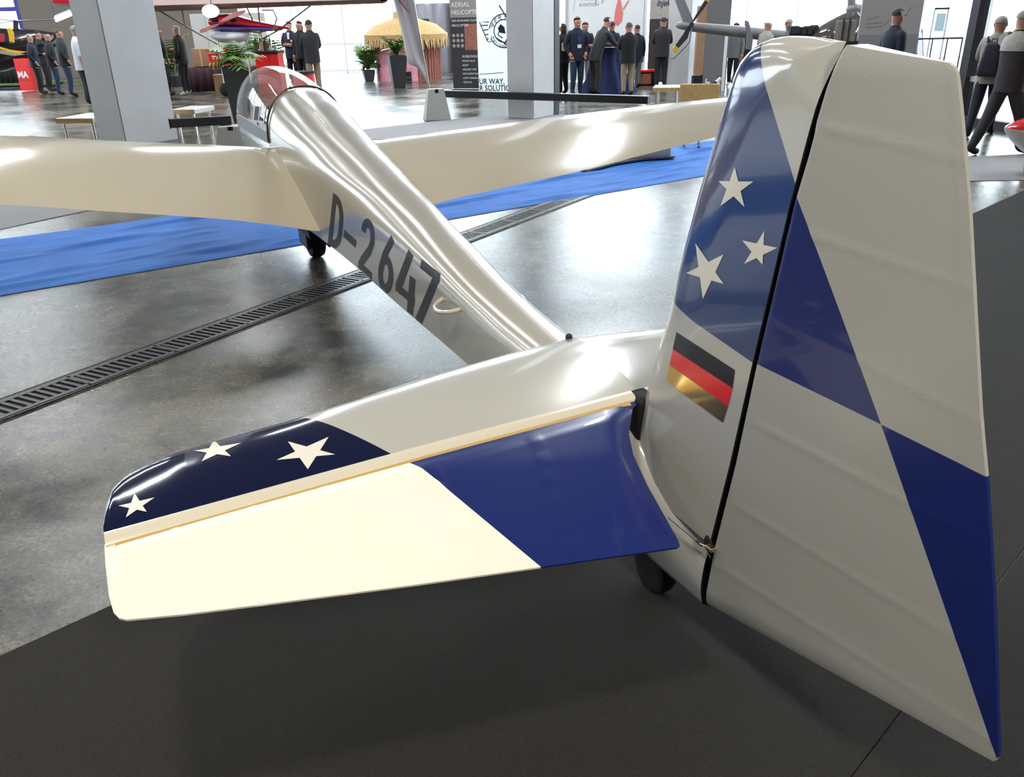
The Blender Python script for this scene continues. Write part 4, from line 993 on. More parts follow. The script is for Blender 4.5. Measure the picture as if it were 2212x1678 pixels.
    # nose and chin give the head its face
    hc = J['head'][0]; tri_ball(bm, hc+V((0, 0.053*h, -0.012*h)), 0.010*h, 0, 6, 5, 0.8, 1.3, 1.3); tri_ball(bm, hc+V((0, 0.034*h, -0.044*h)), 0.020*h, 0, 8, 6, 1.1, 1, 0.8)
    for s in (-1, 1): tri_ball(bm, hc+V((s*0.050*h, 0, -0.008*h)), 0.014*h, 0, 6, 5, 0.4, 0.8, 1.3)
    obj('body', bm, [M['skin'], M[top], M[legs], M[shoe]], t, smooth=True)
    # jacket / shirt shell
    bm = B(); g = 1.0
    secs = [((0, 0, 0.455*h), 0.110*h, 0.088*h), ((0, ly(0.53*h), 0.53*h), 0.111*h, 0.085*h), ((0, ly(0.62*h), 0.62*h), 0.108*h, 0.080*h), ((0, ly(0.70*h), 0.70*h), 0.118*h, 0.080*h), ((0, ly(0.77*h), 0.77*h), 0.124*h, 0.076*h),
            ((0, ly(0.81*h), 0.822*h), 0.108*h, 0.062*h), ((0, ly(0.84*h), 0.850*h), 0.058*h, 0.048*h), ((0, ly(0.86*h), 0.866*h), 0.045*h, 0.042*h)]
    loft(bm, secs, 18); obj('jacket' if not short else 'shirt', bm, M[top], t, smooth=60)
    # hair
    if hair:
        bm = B(); g = bmesh.ops.create_uvsphere(bm, u_segments=14, v_segments=10, radius=1)
        for v in g['verts']:
            v.co = V((v.co.x*0.054*h, v.co.y*0.058*h, v.co.z*0.056*h))
        cut = [v for v in bm.verts if (v.co.y > 0.012*h and v.co.z < 0.020*h) or v.co.z < (-0.012*h if not hairlong else -0.055*h) or (bald and v.co.z > 0.022*h)]
        bmesh.ops.delete(bm, geom=cut, context='VERTS')
        for v in bm.verts: v.co += hc+V((0, -0.004*h, 0.006*h))
        if hairlong: loft(bm, [((hc.x, hc.y-0.03*h, hc.z-0.13*h), 0.045*h, 0.02*h), ((hc.x, hc.y-0.03*h, hc.z-0.04*h), 0.055*h, 0.03*h), ((hc.x, hc.y-0.02*h, hc.z+0.01*h), 0.05*h, 0.03*h)], 10)
        obj('hair', bm, M[hair], t, smooth=True)
    bm = B()
    for s in (-1, 1): tri_ball(bm, hc+V((s*0.018*h, 0.048*h, 0.002*h)), 0.0055*h, 0, 6, 4)
    obj('eyes', bm, M['ink'], t)
    if extra: extra(t, J, h)
    return t
def lanyard(t, J, h):
    c = J['chest'][0]; f = 0.082*h
    obj('lanyard', tube(B(), [(-0.03*h, c.y+0.05*h, 0.83*h), (-0.012*h, c.y+f, 0.72*h), (0, c.y+f+0.004, 0.655*h), (0.012*h, c.y+f, 0.72*h), (0.03*h, c.y+0.05*h, 0.83*h)], 0.004*h, 5), cm('lanyard_blue', (0.1, 0.15, 0.5)), t)
    obj('badge', bbox((-0.03*h, c.y+f, 0.615*h), (0.03*h, c.y+f+0.006, 0.66*h), 0.002, 1), M['plain_white'], t)
def shirt_front(t, J, h):
    c = J['chest'][0]; obj('shirt_front', bbox((-0.018*h, c.y+0.055*h, 0.74*h), (0.018*h, c.y+0.079*h, 0.84*h), 0.004), M['plain_white'], t); obj('tie_pin_badge', bbox((-0.06*h, c.y+0.07*h, 0.70*h), (-0.035*h, c.y+0.082*h, 0.73*h), 0.002), M['plain_white'], t)
def backpack(t, J, h):
    bm = bbox((-0.095*h, -0.20*h, 0.52*h), (0.095*h, -0.06*h, 0.80*h), 0.035*h, 4, taper=0.62); obj('backpack', bm, cm('pack', (0.035, 0.032, 0.05)), t, smooth=60)
    obj('pack_handle', tube(B(), [(-0.02*h, -0.13*h, 0.79*h), (-0.02*h, -0.13*h, 0.825*h), (0.02*h, -0.13*h, 0.825*h), (0.02*h, -0.13*h, 0.79*h)], 0.005*h, 6), M['c_black'], t)
    for s in (-1, 1): obj('strap', tube(B(), [(s*0.05*h, -0.09*h, 0.79*h), (s*0.065*h, -0.02*h, 0.842*h), (s*0.075*h, 0.06*h, 0.81*h), (s*0.08*h, 0.082*h, 0.72*h)], 0.011*h, 6, sq=(1.4, 0.5)), M['c_black'], t)
def cap(m, brim=1):
    def f(t, J, h):
        hc = J['head'][0]; bm = B(); tri_ball(bm, hc+V((0, 0, 0.012*h)), 0.054*h, 0, 14, 8, 1, 1.06, 0.85); bmesh.ops.delete(bm, geom=[v for v in bm.verts if v.co.z < hc.z+0.010*h], context='VERTS')
        box(bm, (-0.035*h, 0.03*h+hc.y, hc.z+0.010*h), (0.035*h, 0.095*h+hc.y, hc.z+0.016*h)); obj('cap', bm, M[m], t, smooth=40)
    return f
def white_yoke(t, J, h):
    bm = B(); loft(bm, [((0, 0, 0.735*h), 0.128*h, 0.085*h), ((0, 0, 0.78*h), 0.128*h, 0.081*h), ((0, 0, 0.824*h), 0.113*h, 0.067*h), ((0, 0, 0.852*h), 0.062*h, 0.052*h), ((0, 0, 0.868*h), 0.048*h, 0.045*h)], 18)
    for s, n in ((-1, 'l'), (1, 'r')): tube(bm, [J['shoulder'+n][0], J['elbow'+n][0]], [0.058*h, 0.050*h], 12)
    obj('shirt_yoke', bm, M['c_lgrey'], t, smooth=60)
def bag(t, J, h):
    obj('shoulder_bag', bbox((-0.12*h, -0.16*h, 0.62*h), (0.10*h, -0.08*h, 0.74*h), 0.02*h), M['c_khaki'], t)
# left group by the red stand
person('man in navy jacket with grey hair at the left edge of the left group', 92, 203, 73, -75, 'c_navy', 'c_black', 'shoe_dark', 'hair_grey', ('front', 'pocket'))
person('balding man in black jacket, second in the left group', 130, 205, 69, -65, 'c_black', 'c_jeans', 'shoe_dark', 'hair_grey', 'pocket', bald=True)
person('man in dark jacket and blue jeans beside the man in white shirt', 157, 208, 62, -60, 'c_dnavy2', 'c_jeans', 'shoe_dark', 'hair_brown', 'pocket')
person('dark dressed person half hidden behind the balding man, arm raised', 110, 197, 66, -80, 'c_black', 'c_black', 'shoe_dark', 'hair_dark', ('reach', 'up'))
person('man in white short-sleeved shirt at the left edge of the big pillar', 196, 228, 55, -55, 'c_white', 'c_black', 'shoe_dark', 'hair_grey', 'down', short=True)
person('man in dark jacket partly hidden by the right edge of the left pillar', 366, 206, 60, -85, 'c_black', 'c_dnavy2', 'shoe_dark', 'hair_dark', 'pocket')
person('grey-haired man in black with white shoes facing the pillar', 406, 206, 55, 80, 'c_black', 'c_black', 'shoe_white', 'hair_grey', ('pocket', 'front'), extra=lambda t, J, h: obj('briefcase', bbox((-0.30*h, -0.02*h, 0.14*h), (-0.14*h, 0.06*h, 0.30*h), 0.01), M['c_black'], t))
person('man in navy suit facing the camera with folded arms', 640, 190, 46, 170, 'c_navy', 'c_black', 'shoe_dark', 'hair_brown', 'fold', extra=shirt_front)
person('person with brown hair peering from behind the man in beige trousers', 662, 192, 45, 160, 'c_black', 'c_black', 'shoe_dark', 'hair_brown', 'down', hairlong=True)
person('man in dark jacket and beige trousers seen from behind', 684, 209, 43, 25, 'c_charcoal', 'c_khaki', 'shoe_dark', 'hair_dark', 'front')
# group at the bar table
person('dark-haired person in black coat with beige bag beside the middle pillar', 1216, 204, 51, 40, 'c_black', 'c_black', 'shoe_dark', 'hair_dark', 'fold', extra=bag, hairlong=True)
person('man in dark jacket and jeans wearing a badge on a lanyard', 1245, 206, 37, -160, 'c_navy', 'c_jeans', 'shoe_dark', 'hair_brown', 'pocket', extra=lanyard)
person('man in dark polo shirt standing behind the man with the badge', 1262, 192, 48, 175, 'c_navy', 'c_grey', 'shoe_dark', 'hair_brown', 'fold', short=True)
person('man in long dark coat leaning forward onto the bar table', 1284, 205, 52, -60, 'c_charcoal', 'c_charcoal', 'shoe_dark', 'hair_dark', 'lean', lean=0.42, H=1.78)
person('man in dark cap standing behind the bar table', 1318, 193, 47, 165, 'c_navy', 'c_dnavy2', 'shoe_dark', 'hair_dark', 'front', extra=cap('c_navy'))
person('man in black polo shirt and beige trousers with his back turned', 1354, 208, 49, 12, 'c_black', 'c_khaki', 'shoe_dark', 'hair_brown', 'front', short=True)
person('person in dark clothes almost hidden behind the man in beige trousers at the bar table', 1372, 190, 60, 20, 'c_navy', 'c_grey', 'shoe_dark', 'hair_dark', 'down')
person('man in dark suit with his back turned before the engine banner', 1426, 191, 38, -8, 'c_charcoal', 'c_dnavy2', 'shoe_dark', 'hair_dark', 'front')
# around the grey helicopter
person('grey-haired man in beige shirt standing before the tail boom', 1642, 214, 44, -70, 'c_lgrey', 'c_grey', 'shoe_dark', 'hair_grey', 'down', bald=True)
person('person in beige cap bending beside the helicopter engine', 1690, 195, 42, 100, 'c_white', 'c_grey', 'shoe_dark', 'hair_grey', 'front', extra=cap('c_khaki'))
person('person in grey shirt and black trousers seen beneath the tail boom', 1580, 186, 50, 150, 'c_grey', 'c_black', 'shoe_white', 'hair_brown', 'down')
person('person in beige trousers walking beneath the tail boom', 1602, 183, 50, -70, 'c_charcoal', 'c_khaki', 'shoe_dark', 'hair_grey', 'down', stride=0.8)
person('dark-haired man in navy suit walking past the white sketch board', 1898, 290, 20, -80, 'c_navy', 'c_navy', 'shoe_dark', 'hair_dark', 'down', stride=0.5)
person('man with dark backpack and pale shirt by the glass partition', 2112, 294, 37, -38, 'c_lgrey', 'c_dnavy2', 'shoe_dark', 'hair_grey', 'front', extra=backpack, stride=0.9)
person('grey-haired man in dark vest and white sleeves at the right edge', 2148, 334, 38, -70, 'c_charcoal', 'c_charcoal', 'shoe_dark', 'hair_grey', ('reach', 'up'), extra=white_yoke, stride=0.9, H=1.72)
# ---------------------------------------------------------------- small dog on the floor behind the wing
def dog():
    t = thing('dog', 'small white and dark dog with its tail curled, behind the starboard wing', 'dog', at(1537, 208), R(-60)); H = 0.42
    J = {k: (V(v[:3]), v[3]) for k, v in dict(pelvis=(0, -0.14, 0.27, 0.060), belly=(0, -0.02, 0.265, 0.062), chest=(0, 0.11, 0.27, 0.072), neck=(0, 0.19, 0.34, 0.045), skull=(0, 0.23, 0.40, 0.046), muzzle=(0, 0.30, 0.385, 0.024), tail1=(0, -0.22, 0.34, 0.018), tail2=(0, -0.20, 0.41, 0.014),
         fl=(-0.05, 0.12, 0.15, 0.022), flp=(-0.05, 0.11, 0.02, 0.018), fr=(0.05, 0.12, 0.15, 0.022), frp=(0.05, 0.11, 0.02, 0.018), hl=(-0.055, -0.12, 0.17, 0.032), hlk=(-0.055, -0.19, 0.10, 0.018), hlp=(-0.055, -0.16, 0.02, 0.017), hr=(0.055, -0.12, 0.17, 0.032), hrk=(0.055, -0.19, 0.10, 0.018), hrp=(0.055, -0.16, 0.02, 0.017)).items()}
    bones = [('pelvis', 'belly'), ('belly', 'chest'), ('chest', 'neck'), ('neck', 'skull'), ('skull', 'muzzle'), ('pelvis', 'tail1'), ('tail1', 'tail2'), ('chest', 'fl'), ('fl', 'flp'), ('chest', 'fr'), ('fr', 'frp'), ('pelvis', 'hl'), ('hl', 'hlk'), ('hlk', 'hlp'), ('pelvis', 'hr'), ('hr', 'hrk'), ('hrk', 'hrp')]
    bm = body_mesh(bones, J, None, lambda nb: 1 if nb[0] in ('pelvis', 'belly') and nb[1] in ('belly', 'chest', 'hl', 'hr') else 0)
    for s in (-1, 1): tri_ball(bm, V((s*0.042, 0.21, 0.43)), 0.020, 1, 6, 5, 0.6, 0.5, 1.3)
    tri_ball(bm, V((0, 0.325, 0.39)), 0.009, 1, 6, 5)
    obj('body', bm, [M['plain_white'], M['c_black']], t, smooth=True)
    obj('collar', tube(B(), [(0.05*cos(a), 0.175+0.03*sin(a), 0.32+0.035*sin(a)) for a in [2*pi*i/12 for i in range(13)]], 0.007, 6, caps=False), M['crate_red'], t)
dog()
# ---------------------------------------------------------------- other aircraft
def loft_px(bm, secs, Y, depth, n=20, mi=0, Yc=None):
    """secs: (x, ytop, ybottom, depth factor) read along the fuselage, lofted as ellipses around distance Y"""
    P = []
    for x, y0, y1, df in secs:
        a, b = aty(x, y0, Y), aty(x, y1, Y); c = (a+b)/2; r = (a-b).length/2; u = (a-b).normalized()
        P.append([c+u*r*sin(2*pi*k/n)+V((0, depth*df*cos(2*pi*k/n), 0)) for k in range(n)])
    vs = grid(bm, P, mi=mi, closev=True); bm.faces.new(vs[0][::-1]).material_index = mi; bm.faces.new(vs[-1]).material_index = mi
def base_thing(name, label, cat, x, Y): 
    p = aty(x, 100, Y); return thing(name, label, cat, (p.x, Y, 0)), V((p.x, Y, 0))
def rel(bm, o): 
    for v in bm.verts: v.co -= o
    return bm
Y = 20.0
t, o0 = base_thing('helicopter', 'grey light helicopter whose tail rotor with yellow-tipped blades points left', 'helicopter', 1700, Y)
bm = B(); loft_px(bm, [(1460, 52, 58, .1), (1466, 48, 62, .6), (1476, 46, 65, .9), (1492, 48, 68, 1), (1520, 50, 72, 1), (1560, 53, 77, 1), (1610, 57, 83, 1.05), (1680, 64, 92, 1.2), (1745, 70, 102, 1.4), (1790, 74, 112, 2)], Y, 0.13); obj('tail_boom', rel(bm, o0), M['heli_grey'], t, smooth=60)
bm = B(); loft_px(bm, [(1740, 76, 84, .2), (1752, 68, 100, .5), (1770, 54, 120, .8), (1790, 42, 135, 1), (1815, 29, 150, 1.05), (1838, 20, 158, 1), (1852, 20, 160, .9), (1862, 30, 155, .6), (1866, 60, 140, .3)], Y, 0.75); obj('cabin', rel(bm, o0), M['dark_glass'], t, smooth=60)
def pxpoly(pts, Y, th, m, name, parent, o0, ys=0.0):
    bm = B(); f = [bm.verts.new(aty(x, y, Y+ys-th/2)-o0) for x, y in pts]; b = [bm.verts.new(v.co+V((0, th, 0))) for v in f]
    bm.faces.new(f); bm.faces.new(b[::-1]); n = len(f)
    for i in range(n): bm.faces.new((f[i], b[i], b[(i+1) % n], f[(i+1) % n]))
    bmesh.ops.bevel(bm, geom=[e for e in bm.edges], offset=min(0.006, th*0.2), segments=1, affect='EDGES'); return obj(name, bm, m, parent)
pxpoly([(1442, -45), (1460, -48), (1499, 47), (1478, 50)], Y, 0.10, M['heli_grey'], 'tail_fin', t, o0)
pxpoly([(1609, 44), (1617, 46), (1627, 84), (1624, 108), (1612, 106), (1614, 70)], Y, 0.06, M['heli_grey'], 'stabiliser_fin', t, o0, -0.2)
for pts, tip in ([((1493, 50), (1500, 46), (1508, 35), (1530, 6), (1523, 0), (1503, 33), (1501, 38)), ((1530, 6), (1534, 0), (1530, -6), (1522, 0))], [((1487, 55), (1492, 60), (1486, 82), (1466, 104), (1459, 98), (1476, 74)), ((1459, 98), (1466, 104), (1462, 114), (1454, 112), (1454, 103))]):
    pxpoly(pts, Y, 0.03, M['c_charcoal'], 'tail_rotor_blade', t, o0, -0.28); pxpoly(tip, Y, 0.032, M['yellow'], 'blade_tip', t, o0, -0.28)
bm = B(); tube(bm, [aty(1494, 53, Y)-o0, aty(1494, 53, Y-0.36)-o0], 0.05, 10); obj('rotor_hub', bm, M['c_charcoal'], t)
obj('guard_tube', tube(B(), [aty(1494, 60, Y-.2)-o0, aty(1490, 90, Y-.2)-o0, aty(1480, 102, Y-.2)-o0, aty(1456, 126, Y-.2)-o0, aty(1450, 126, Y-.2)-o0], 0.015, 8), M['heli_grey'], t)
bm = B()
for x0, y0, x1, y1 in ((1700, 56, 1722, 74), (1722, 58, 1736, 76), (1735, 56, 1750, 75), (1750, 54, 1762, 72)): 
    a, b = aty(x0, y1, Y)-o0, aty(x1, y0, Y)-o0; box(bm, (a.x, -0.25, a.z), (b.x, 0.1, b.z))
bmesh.ops.bevel(bm, geom=bm.edges[:], offset=0.02, segments=2, affect='EDGES'); obj('engine', bm, M['c_charcoal'], t)
obj('mast', tube(B(), [aty(1840, 22, Y)-o0, aty(1840, -40, Y)-o0], 0.09, 12), M['heli_grey'], t); obj('mast_fairing', rel((lambda b_: (tri_ball(b_, aty(1846, 20, Y), 0.16, 0, 12, 8, 1.2, 1, .8), b_)[1])(B()), o0), M['heli_grey'], t, smooth=True)
obj('main_rotor_blade', bbox((-3.2, -0.10, 2.62), (4.4, 0.10, 2.65), 0.008, 1), M['c_charcoal'], t)
for s in (-0.7, 0.7):
    obj('skid', tube(B(), [(-0.8, s, 0.12), (-0.6, s, 0.03), (2.2, s, 0.03)], 0.03, 8), M['heli_grey'], t)
    for x in (0.1, 1.5): obj('skid_strut', tube(B(), [(x, s, 0.03), (x, s*0.5, 0.55)], 0.022, 8), M['heli_grey'], t)
# black and yellow helicopter at the left edge
Y = 29.5
t, o0 = base_thing('helicopter', 'black and yellow helicopter at the far left edge behind the red stand', 'helicopter', 30, Y)
bm = B(); loft_px(bm, [(-110, 75, 165, .5), (-60, 62, 165, 1), (-10, 58, 160, 1), (25, 60, 150, .95), (55, 62, 138, .8), (80, 64, 118, .6), (105, 68, 98, .35), (124, 71, 80, .1)], Y, 0.8); obj('cabin', rel(bm, o0), mat('gloss_black', (0.02, 0.018, 0.022), 0.2, coat=0.5), t, smooth=60)
pxpoly([(14, 62), (22, 60), (29, 72), (30, 90), (20, 90), (19, 76)], Y, 0.05, M['yellow'], 'side_panel', t, o0, -0.85)
pxpoly([(-20, 95), (20, 108), (58, 112), (40, 117), (0, 106), (-20, 104)], Y, 0.05, M['yellow'], 'stripe', t, o0, -0.83); pxpoly([(0, 108), (54, 118), (30, 121), (0, 116)], Y, 0.05, M['c_khaki'], 'stripe', t, o0, -0.84)
pxpoly([(-30, 70), (8, 73), (10, 90), (-30, 95)], Y, 0.04, M['darkred'], 'door_panel', t, o0, -0.86)
obj('mast', tube(B(), [aty(34, 66, Y)-o0, aty(34, 44, Y)-o0], 0.08, 10), M['c_charcoal'], t); obj('rotor_blade', tube(B(), [aty(-90, 30, Y)-o0, aty(36, 46, Y)-o0, aty(120, 42, Y)-o0], 0.06, 8, sq=(1, 0.3)), M['heli_grey'], t); obj('rotor_blade', tube(B(), [aty(-40, 56, Y-1)-o0, aty(34, 45, Y)-o0, aty(60, 42, Y+1)-o0], 0.05, 8, sq=(1, 0.3)), M['heli_grey'], t)
for s in (-0.7, 0.7): obj('skid', tube(B(), [(-2.5, s, 0.04), (0.8, s, 0.04), (1.0, s, 0.15)], 0.035, 8), M['c_charcoal'], t)
slab('green_carpet', [at(-80, 190), at(150, 176), at(520, 164), at(480, 164), at(-80, 177)], 0, 0.012, M['green'], 'green artificial grass carpet behind the left group of men', 'carpet')
t = thing('draped_table', 'table under black cloth in front of the black and yellow helicopter', 'table', at(-60, 182)); wd = (at(46, 178)-at(-60, 178)).length
bm = B(); P = [[V((wd*i/60, 0.03*sin(i*1.3)-(0.05 if z == 0 else 0), z)) for i in range(61)] for z in (0, 0.4, 0.78)]+[[V((wd*i/60, 0.7, 0.8)) for i in range(61)]]; grid(bm, P); obj('black_cloth', bm, M['c_black'], t, smooth=True).modifiers.new('thick', 'SOLIDIFY').thickness = 0.006
obj('table_top', bbox((0, 0.03, 0.72), (wd, 0.7, 0.78), 0.01), M['board'], t)
t, wd = facing_banner('red_stand', 'red advertising stand lettered MA beside the men at the left', 55, 84, 197, 0.98, M['crate_red'], 'stand', 0.35)
lettering('MA', 0.26, M['plain_white'], t, (0.05, -0.19, 0.42), FACE, bold=0.012, sx=1.05)
obj('seam', box(B(), (0, -0.178, 0.33), (wd, -0.175, 0.345)), M['darkred'], t)
# hanging fluorescent lamp and red wing at upper left
t = thing('strip_lamp', 'hanging white strip lamp upper left of the big pillar', 'lamp', aty(138, 35, 30)); a, b = aty(120, 43, 30), aty(154, 29, 30)
obj('tube_lamp', tube(B(), [a-t.location, b-t.location], 0.07, 8), M['tubelamp'], t); obj('housing', tube(B(), [a-t.location+V((0, 0.02, 0.08)), b-t.location+V((0, 0.02, 0.08))], 0.06, 6), M['foot_grey'], t)
for e in (a, b): obj('cable', tube(B(), [e-t.location, V((e.x, e.y, ZC))-t.location], 0.008, 5), M['frame'], t)
t = thing('red_wing', 'tip of a red aircraft wing hanging at the top left corner of the pillar', 'aircraft', aty(133, 6, 22)); o0 = t.location.copy(); pxpoly([(112, -30), (154, -40), (156, 7), (116, 6), (112, 2)], 22, 0.12, M['shiny_red'], 'panel', t, o0); pxpoly([(116, 6), (156, 7), (156, 13), (128, 12)], 22, 0.10, M['wall_brown'], 'underside', t, o0)
obj('cable', tube(B(), [(0, 0, 0.2), (0, 0, ZC-o0.z)], 0.006, 5), M['frame'], t)
# red and blue ultralight with its high wing
Y = 24.0
t, o0 = base_thing('ultralight_aircraft', 'high-wing ultralight with red engine cowl and rose propeller behind the canopy', 'aircraft', 490, Y)
a, b = aty(322, 14, Y), aty(830, 0, Y); bm = B(); P = []
for i in range(31):
    c = a.lerp(b, i/30)-o0; th = 0.19*(1-0.35*i/30); P.append([c+V((0, -0.75+1.5*u, th*(sin(pi*u**0.7)*s))) for u, s in [(k/8, 1) for k in range(9)]+[(k/8, -0.7) for k in range(7, 0, -1)]])
grid(bm, P, closev=True); obj('wing', bm, M['wing_brown'], t, smooth=60)
obj('wing_struts', tube(B(), [aty(328, 14, Y)-o0, aty(424, 70, Y)-o0, aty(482, 102, Y)-o0], 0.022, 6), M['heli_grey'], t); obj('wing_struts', tube(B(), [aty(671, 12, Y)-o0, aty(600, 66, Y)-o0, aty(560, 88, Y)-o0], 0.022, 6), M['heli_grey'], t)
for p in ([(390, 0), (400, 60), (402, 84)], [(556, 0), (562, 60), (568, 110)], [(530, 8), (548, 50), (546, 66)], [(566, 22), (590, 22), (598, 40), (590, 66)], [(520, 66), (560, 70), (600, 60)]): obj('cage_tube', tube(B(), [aty(x, y, Y-.2)-o0 for x, y in p], 0.02, 6), M['cardboard'], t)
bm = B(); loft_px(bm, [(454, 46, 52, .3), (458, 38, 56, .7), (470, 32, 57, .9), (490, 30, 57, 1), (515, 34, 58, 1), (545, 42, 62, .8), (600, 54, 64, .4), (625, 58, 62, .1)], Y, 0.45); obj('engine_cowl', rel(bm, o0), M['shiny_red'], t, smooth=60)
for x in (464, 503): bm = B(); tri_ball(bm, aty(x, 43, Y-0.42), 0.09, 0, 10, 7, 1.2, 0.7, 0.7); obj('air_intake', rel(bm, o0), M['c_black'], t, smooth=True)
pxpoly([(476, 50), (478, 42), (505, 27), (528, 21), (530, 26), (510, 37)], Y, 0.05, M['rose'], 'propeller_blade', t, o0, -0.6); pxpoly([(476, 50), (470, 56), (440, 70), (430, 71), (432, 64), (455, 55)], Y, 0.05, M['rose'], 'propeller_blade', t, o0, -0.6)
bm = B(); tri_ball(bm, aty(478, 47, Y-0.55), 0.07, 0, 10, 7); obj('spinner', rel(bm, o0), M['shiny_red'], t, smooth=True)
bm = B(); loft_px(bm, [(456, 57, 64, .5), (480, 56, 65, 1), (520, 56, 66, 1), (580, 58, 68, .7), (610, 60, 66, .2)], Y, 0.42); obj('blue_band', rel(bm, o0), mat('violet_blue_paint', (0.12, 0.10, 0.5), 0.3, coat=0.4), t, smooth=60)
bm = B(); loft_px(bm, [(460, 66, 70, .3), (464, 65, 84, .8), (480, 65, 92, 1), (510, 66, 94, 1), (530, 66, 88, .7), (540, 67, 76, .2)], Y, 0.5); obj('float', rel(bm, o0), M['plain_white'], t, smooth=60)
for x in (470, 530): obj('landing_leg', tube(B(), [aty(x, 80, Y)-o0, V((aty(x, 80, Y).x-o0.x, 0, 0.18))], 0.03, 6), M['steel'], t)
for x in (470, 530): bm = B(); c = aty(x, 80, Y)-o0; tri_ball(bm, (c.x, 0, 0.18), 0.18, 0, 14, 8, 1, 0.4, 1); obj('wheel', bm, M['rubber'], t, smooth=True)
# stall under it
t = thing('draped_counter', 'long counter under black cloth below the red aircraft', 'table', at(412, 198)); wd = (at(560, 196)-at(412, 196)).length
bm = B(); P = [[V((wd*i/60, 0.03*sin(i*1.1)-(0.05 if z == 0 else 0), z)) for i in range(61)] for z in (0, 0.3, 0.66)]+[[V((wd*i/60, 0.8, 0.68)) for i in range(61)]]; grid(bm, P); obj('black_cloth', bm, cm('c_maroon', (0.035, 0.012, 0.018)), t, smooth=True).modifiers.new('thick', 'SOLIDIFY').thickness = 0.006
obj('table_top', bbox((0, 0.03, 0.60), (wd, 0.8, 0.66), 0.01), M['board'], t)
pc = at(412, 198)
def onbox(name, label, cat, x0, x1, h, m, y=0.25, d=0.35, z=0.685, group=None, parts=True):
    a = aty(x0, 140, pc.y+y); b = aty(x1, 140, pc.y+y); t = thing(name, label, cat, (a.x, a.y, z), 0, group)
    obj('body', bbox((0, 0, 0), (b.x-a.x, d, h), 0.012), m, t); return t, b.x-a.x
t, w_ = onbox('cardboard_box', 'brown cardboard box standing on the black counter', 'box', 418, 455, 0.50, M['cardboard']); obj('tape', box(B(), (w_*0.45, -0.003, 0.0), (w_*0.55, 0.0, 0.50)), M['wood'], t)
for i, (x0, x1, h, lab) in enumerate([(453, 477, 0.36, 'lower red plastic crate on the counter beside the cardboard box'), (487, 509, 0.52, 'taller red crate on the counter left of the palm')]):
    t, w_ = onbox('red_crate', lab, 'crate', x0, x1, h, M['crate_red'], y=0.05); obj('handle_slot', box(B(), (w_*0.3, -0.004, h*0.75), (w_*0.7, 0.0, h*0.85)), M['plain_white'], t); obj('rim', bbox((-0.01, -0.01, h-0.04), (w_+0.01, 0.36, h), 0.004), M['crate_red'], t)
t = thing('cardboard_box', 'brown cardboard carton on the floor beside the palm planter', 'box', at(466, 203)); w_ = (at(494, 203)-at(466, 203)).length; obj('body', bbox((0, 0, 0), (w_, 0.4, 0.52), 0.006), M['cardboard'], t); obj('flap_seam', box(B(), (0, -0.002, 0.50), (w_, 0.2, 0.523)), M['wood'], t)
t = thing('bar_counter', 'red bar counter with black top carrying bottles behind the canopy', 'counter', at(562, 206)); w_ = (at(606, 206)-at(562, 206)).length
obj('body', bbox((0, 0, 0), (w_, 0.6, 1.08), 0.02), M['crate_red'], t); obj('counter_top', bbox((-0.15, -0.06, 1.08), (w_+0.04, 0.66, 1.14), 0.02), M['c_charcoal'], t); ct = t.location.copy()
for i in range(5):
    tt = thing('bottle', ['brown bottle standing first from the left on the red bar counter', 'brown bottle standing second from the left on the red bar counter', 'brown bottle standing third from the left on the red bar counter', 'brown bottle standing fourth from the left on the red bar counter', 'white cup-shaped jar at the right end of the red bar counter'][i], 'bottle', ct+V((0.02+i*0.13, 0.2, 1.14)), 0, 'bottles on the red bar counter')
    mm = [M['reed'], M['steel'], M['reed'], M['steel'], M['plain_white']][i]; h = [0.32, 0.42, 0.30, 0.38, 0.18][i]
    obj('glass_body', lathe(B(), [(0.05, 0), (0.05, h*0.65), (0.02, h*0.8), (0.02, h)], 14), mm, tt, smooth=40); obj('stopper', lathe(B(), [(0.022, h), (0.022, h+0.02)], 10), M['c_black'], tt)
t = thing('red_barrel_table', 'small red drum table with black lid at the feet of the man in beige trousers', 'table', at(662, 214)); obj('drum', lathe(B(), [(0.27, 0), (0.28, 0.3), (0.27, 0.62)], 24), M['crate_red'], t, smooth=40); obj('lid', lathe(B(), [(0.30, 0.62), (0.30, 0.68)], 24), M['c_charcoal'], t); obj('band', lathe(B(), [(0.285, 0.28), (0.285, 0.34)], 24), M['steel'], t)
# big column left of the red aircraft and bright lamp
t = thing('curtain_wall', 'pale grey room divider of vertical panels behind the red aircraft', 'panel', (aty(420, 100, 31).x, 31, 0)); 
for k in range(5): obj('panel', bbox((k*0.52, 0, 0), (k*0.52+0.5, 0.06, 2.2), 0.01), M['foot_grey'], t)
t = thing('flood_lamp', 'bright round spotlight beside the red aircraft wing', 'lamp', aty(455, 24, 23)); bm = B(); tri_ball(bm, (0, 0, 0), 0.17, 0, 14, 9, 1.3, 0.5, 0.9); obj('lens', bm, M['tubelamp'], t, smooth=True); obj('housing', bbox((-0.16, 0.05, -0.1), (0.16, 0.2, 0.12), 0.03), M['c_charcoal'], t); obj('hanger', tube(B(), [(0, 0.12, 0.1), (0, 0.12, ZC-t.location.z)], 0.012, 6), M['frame'], t)
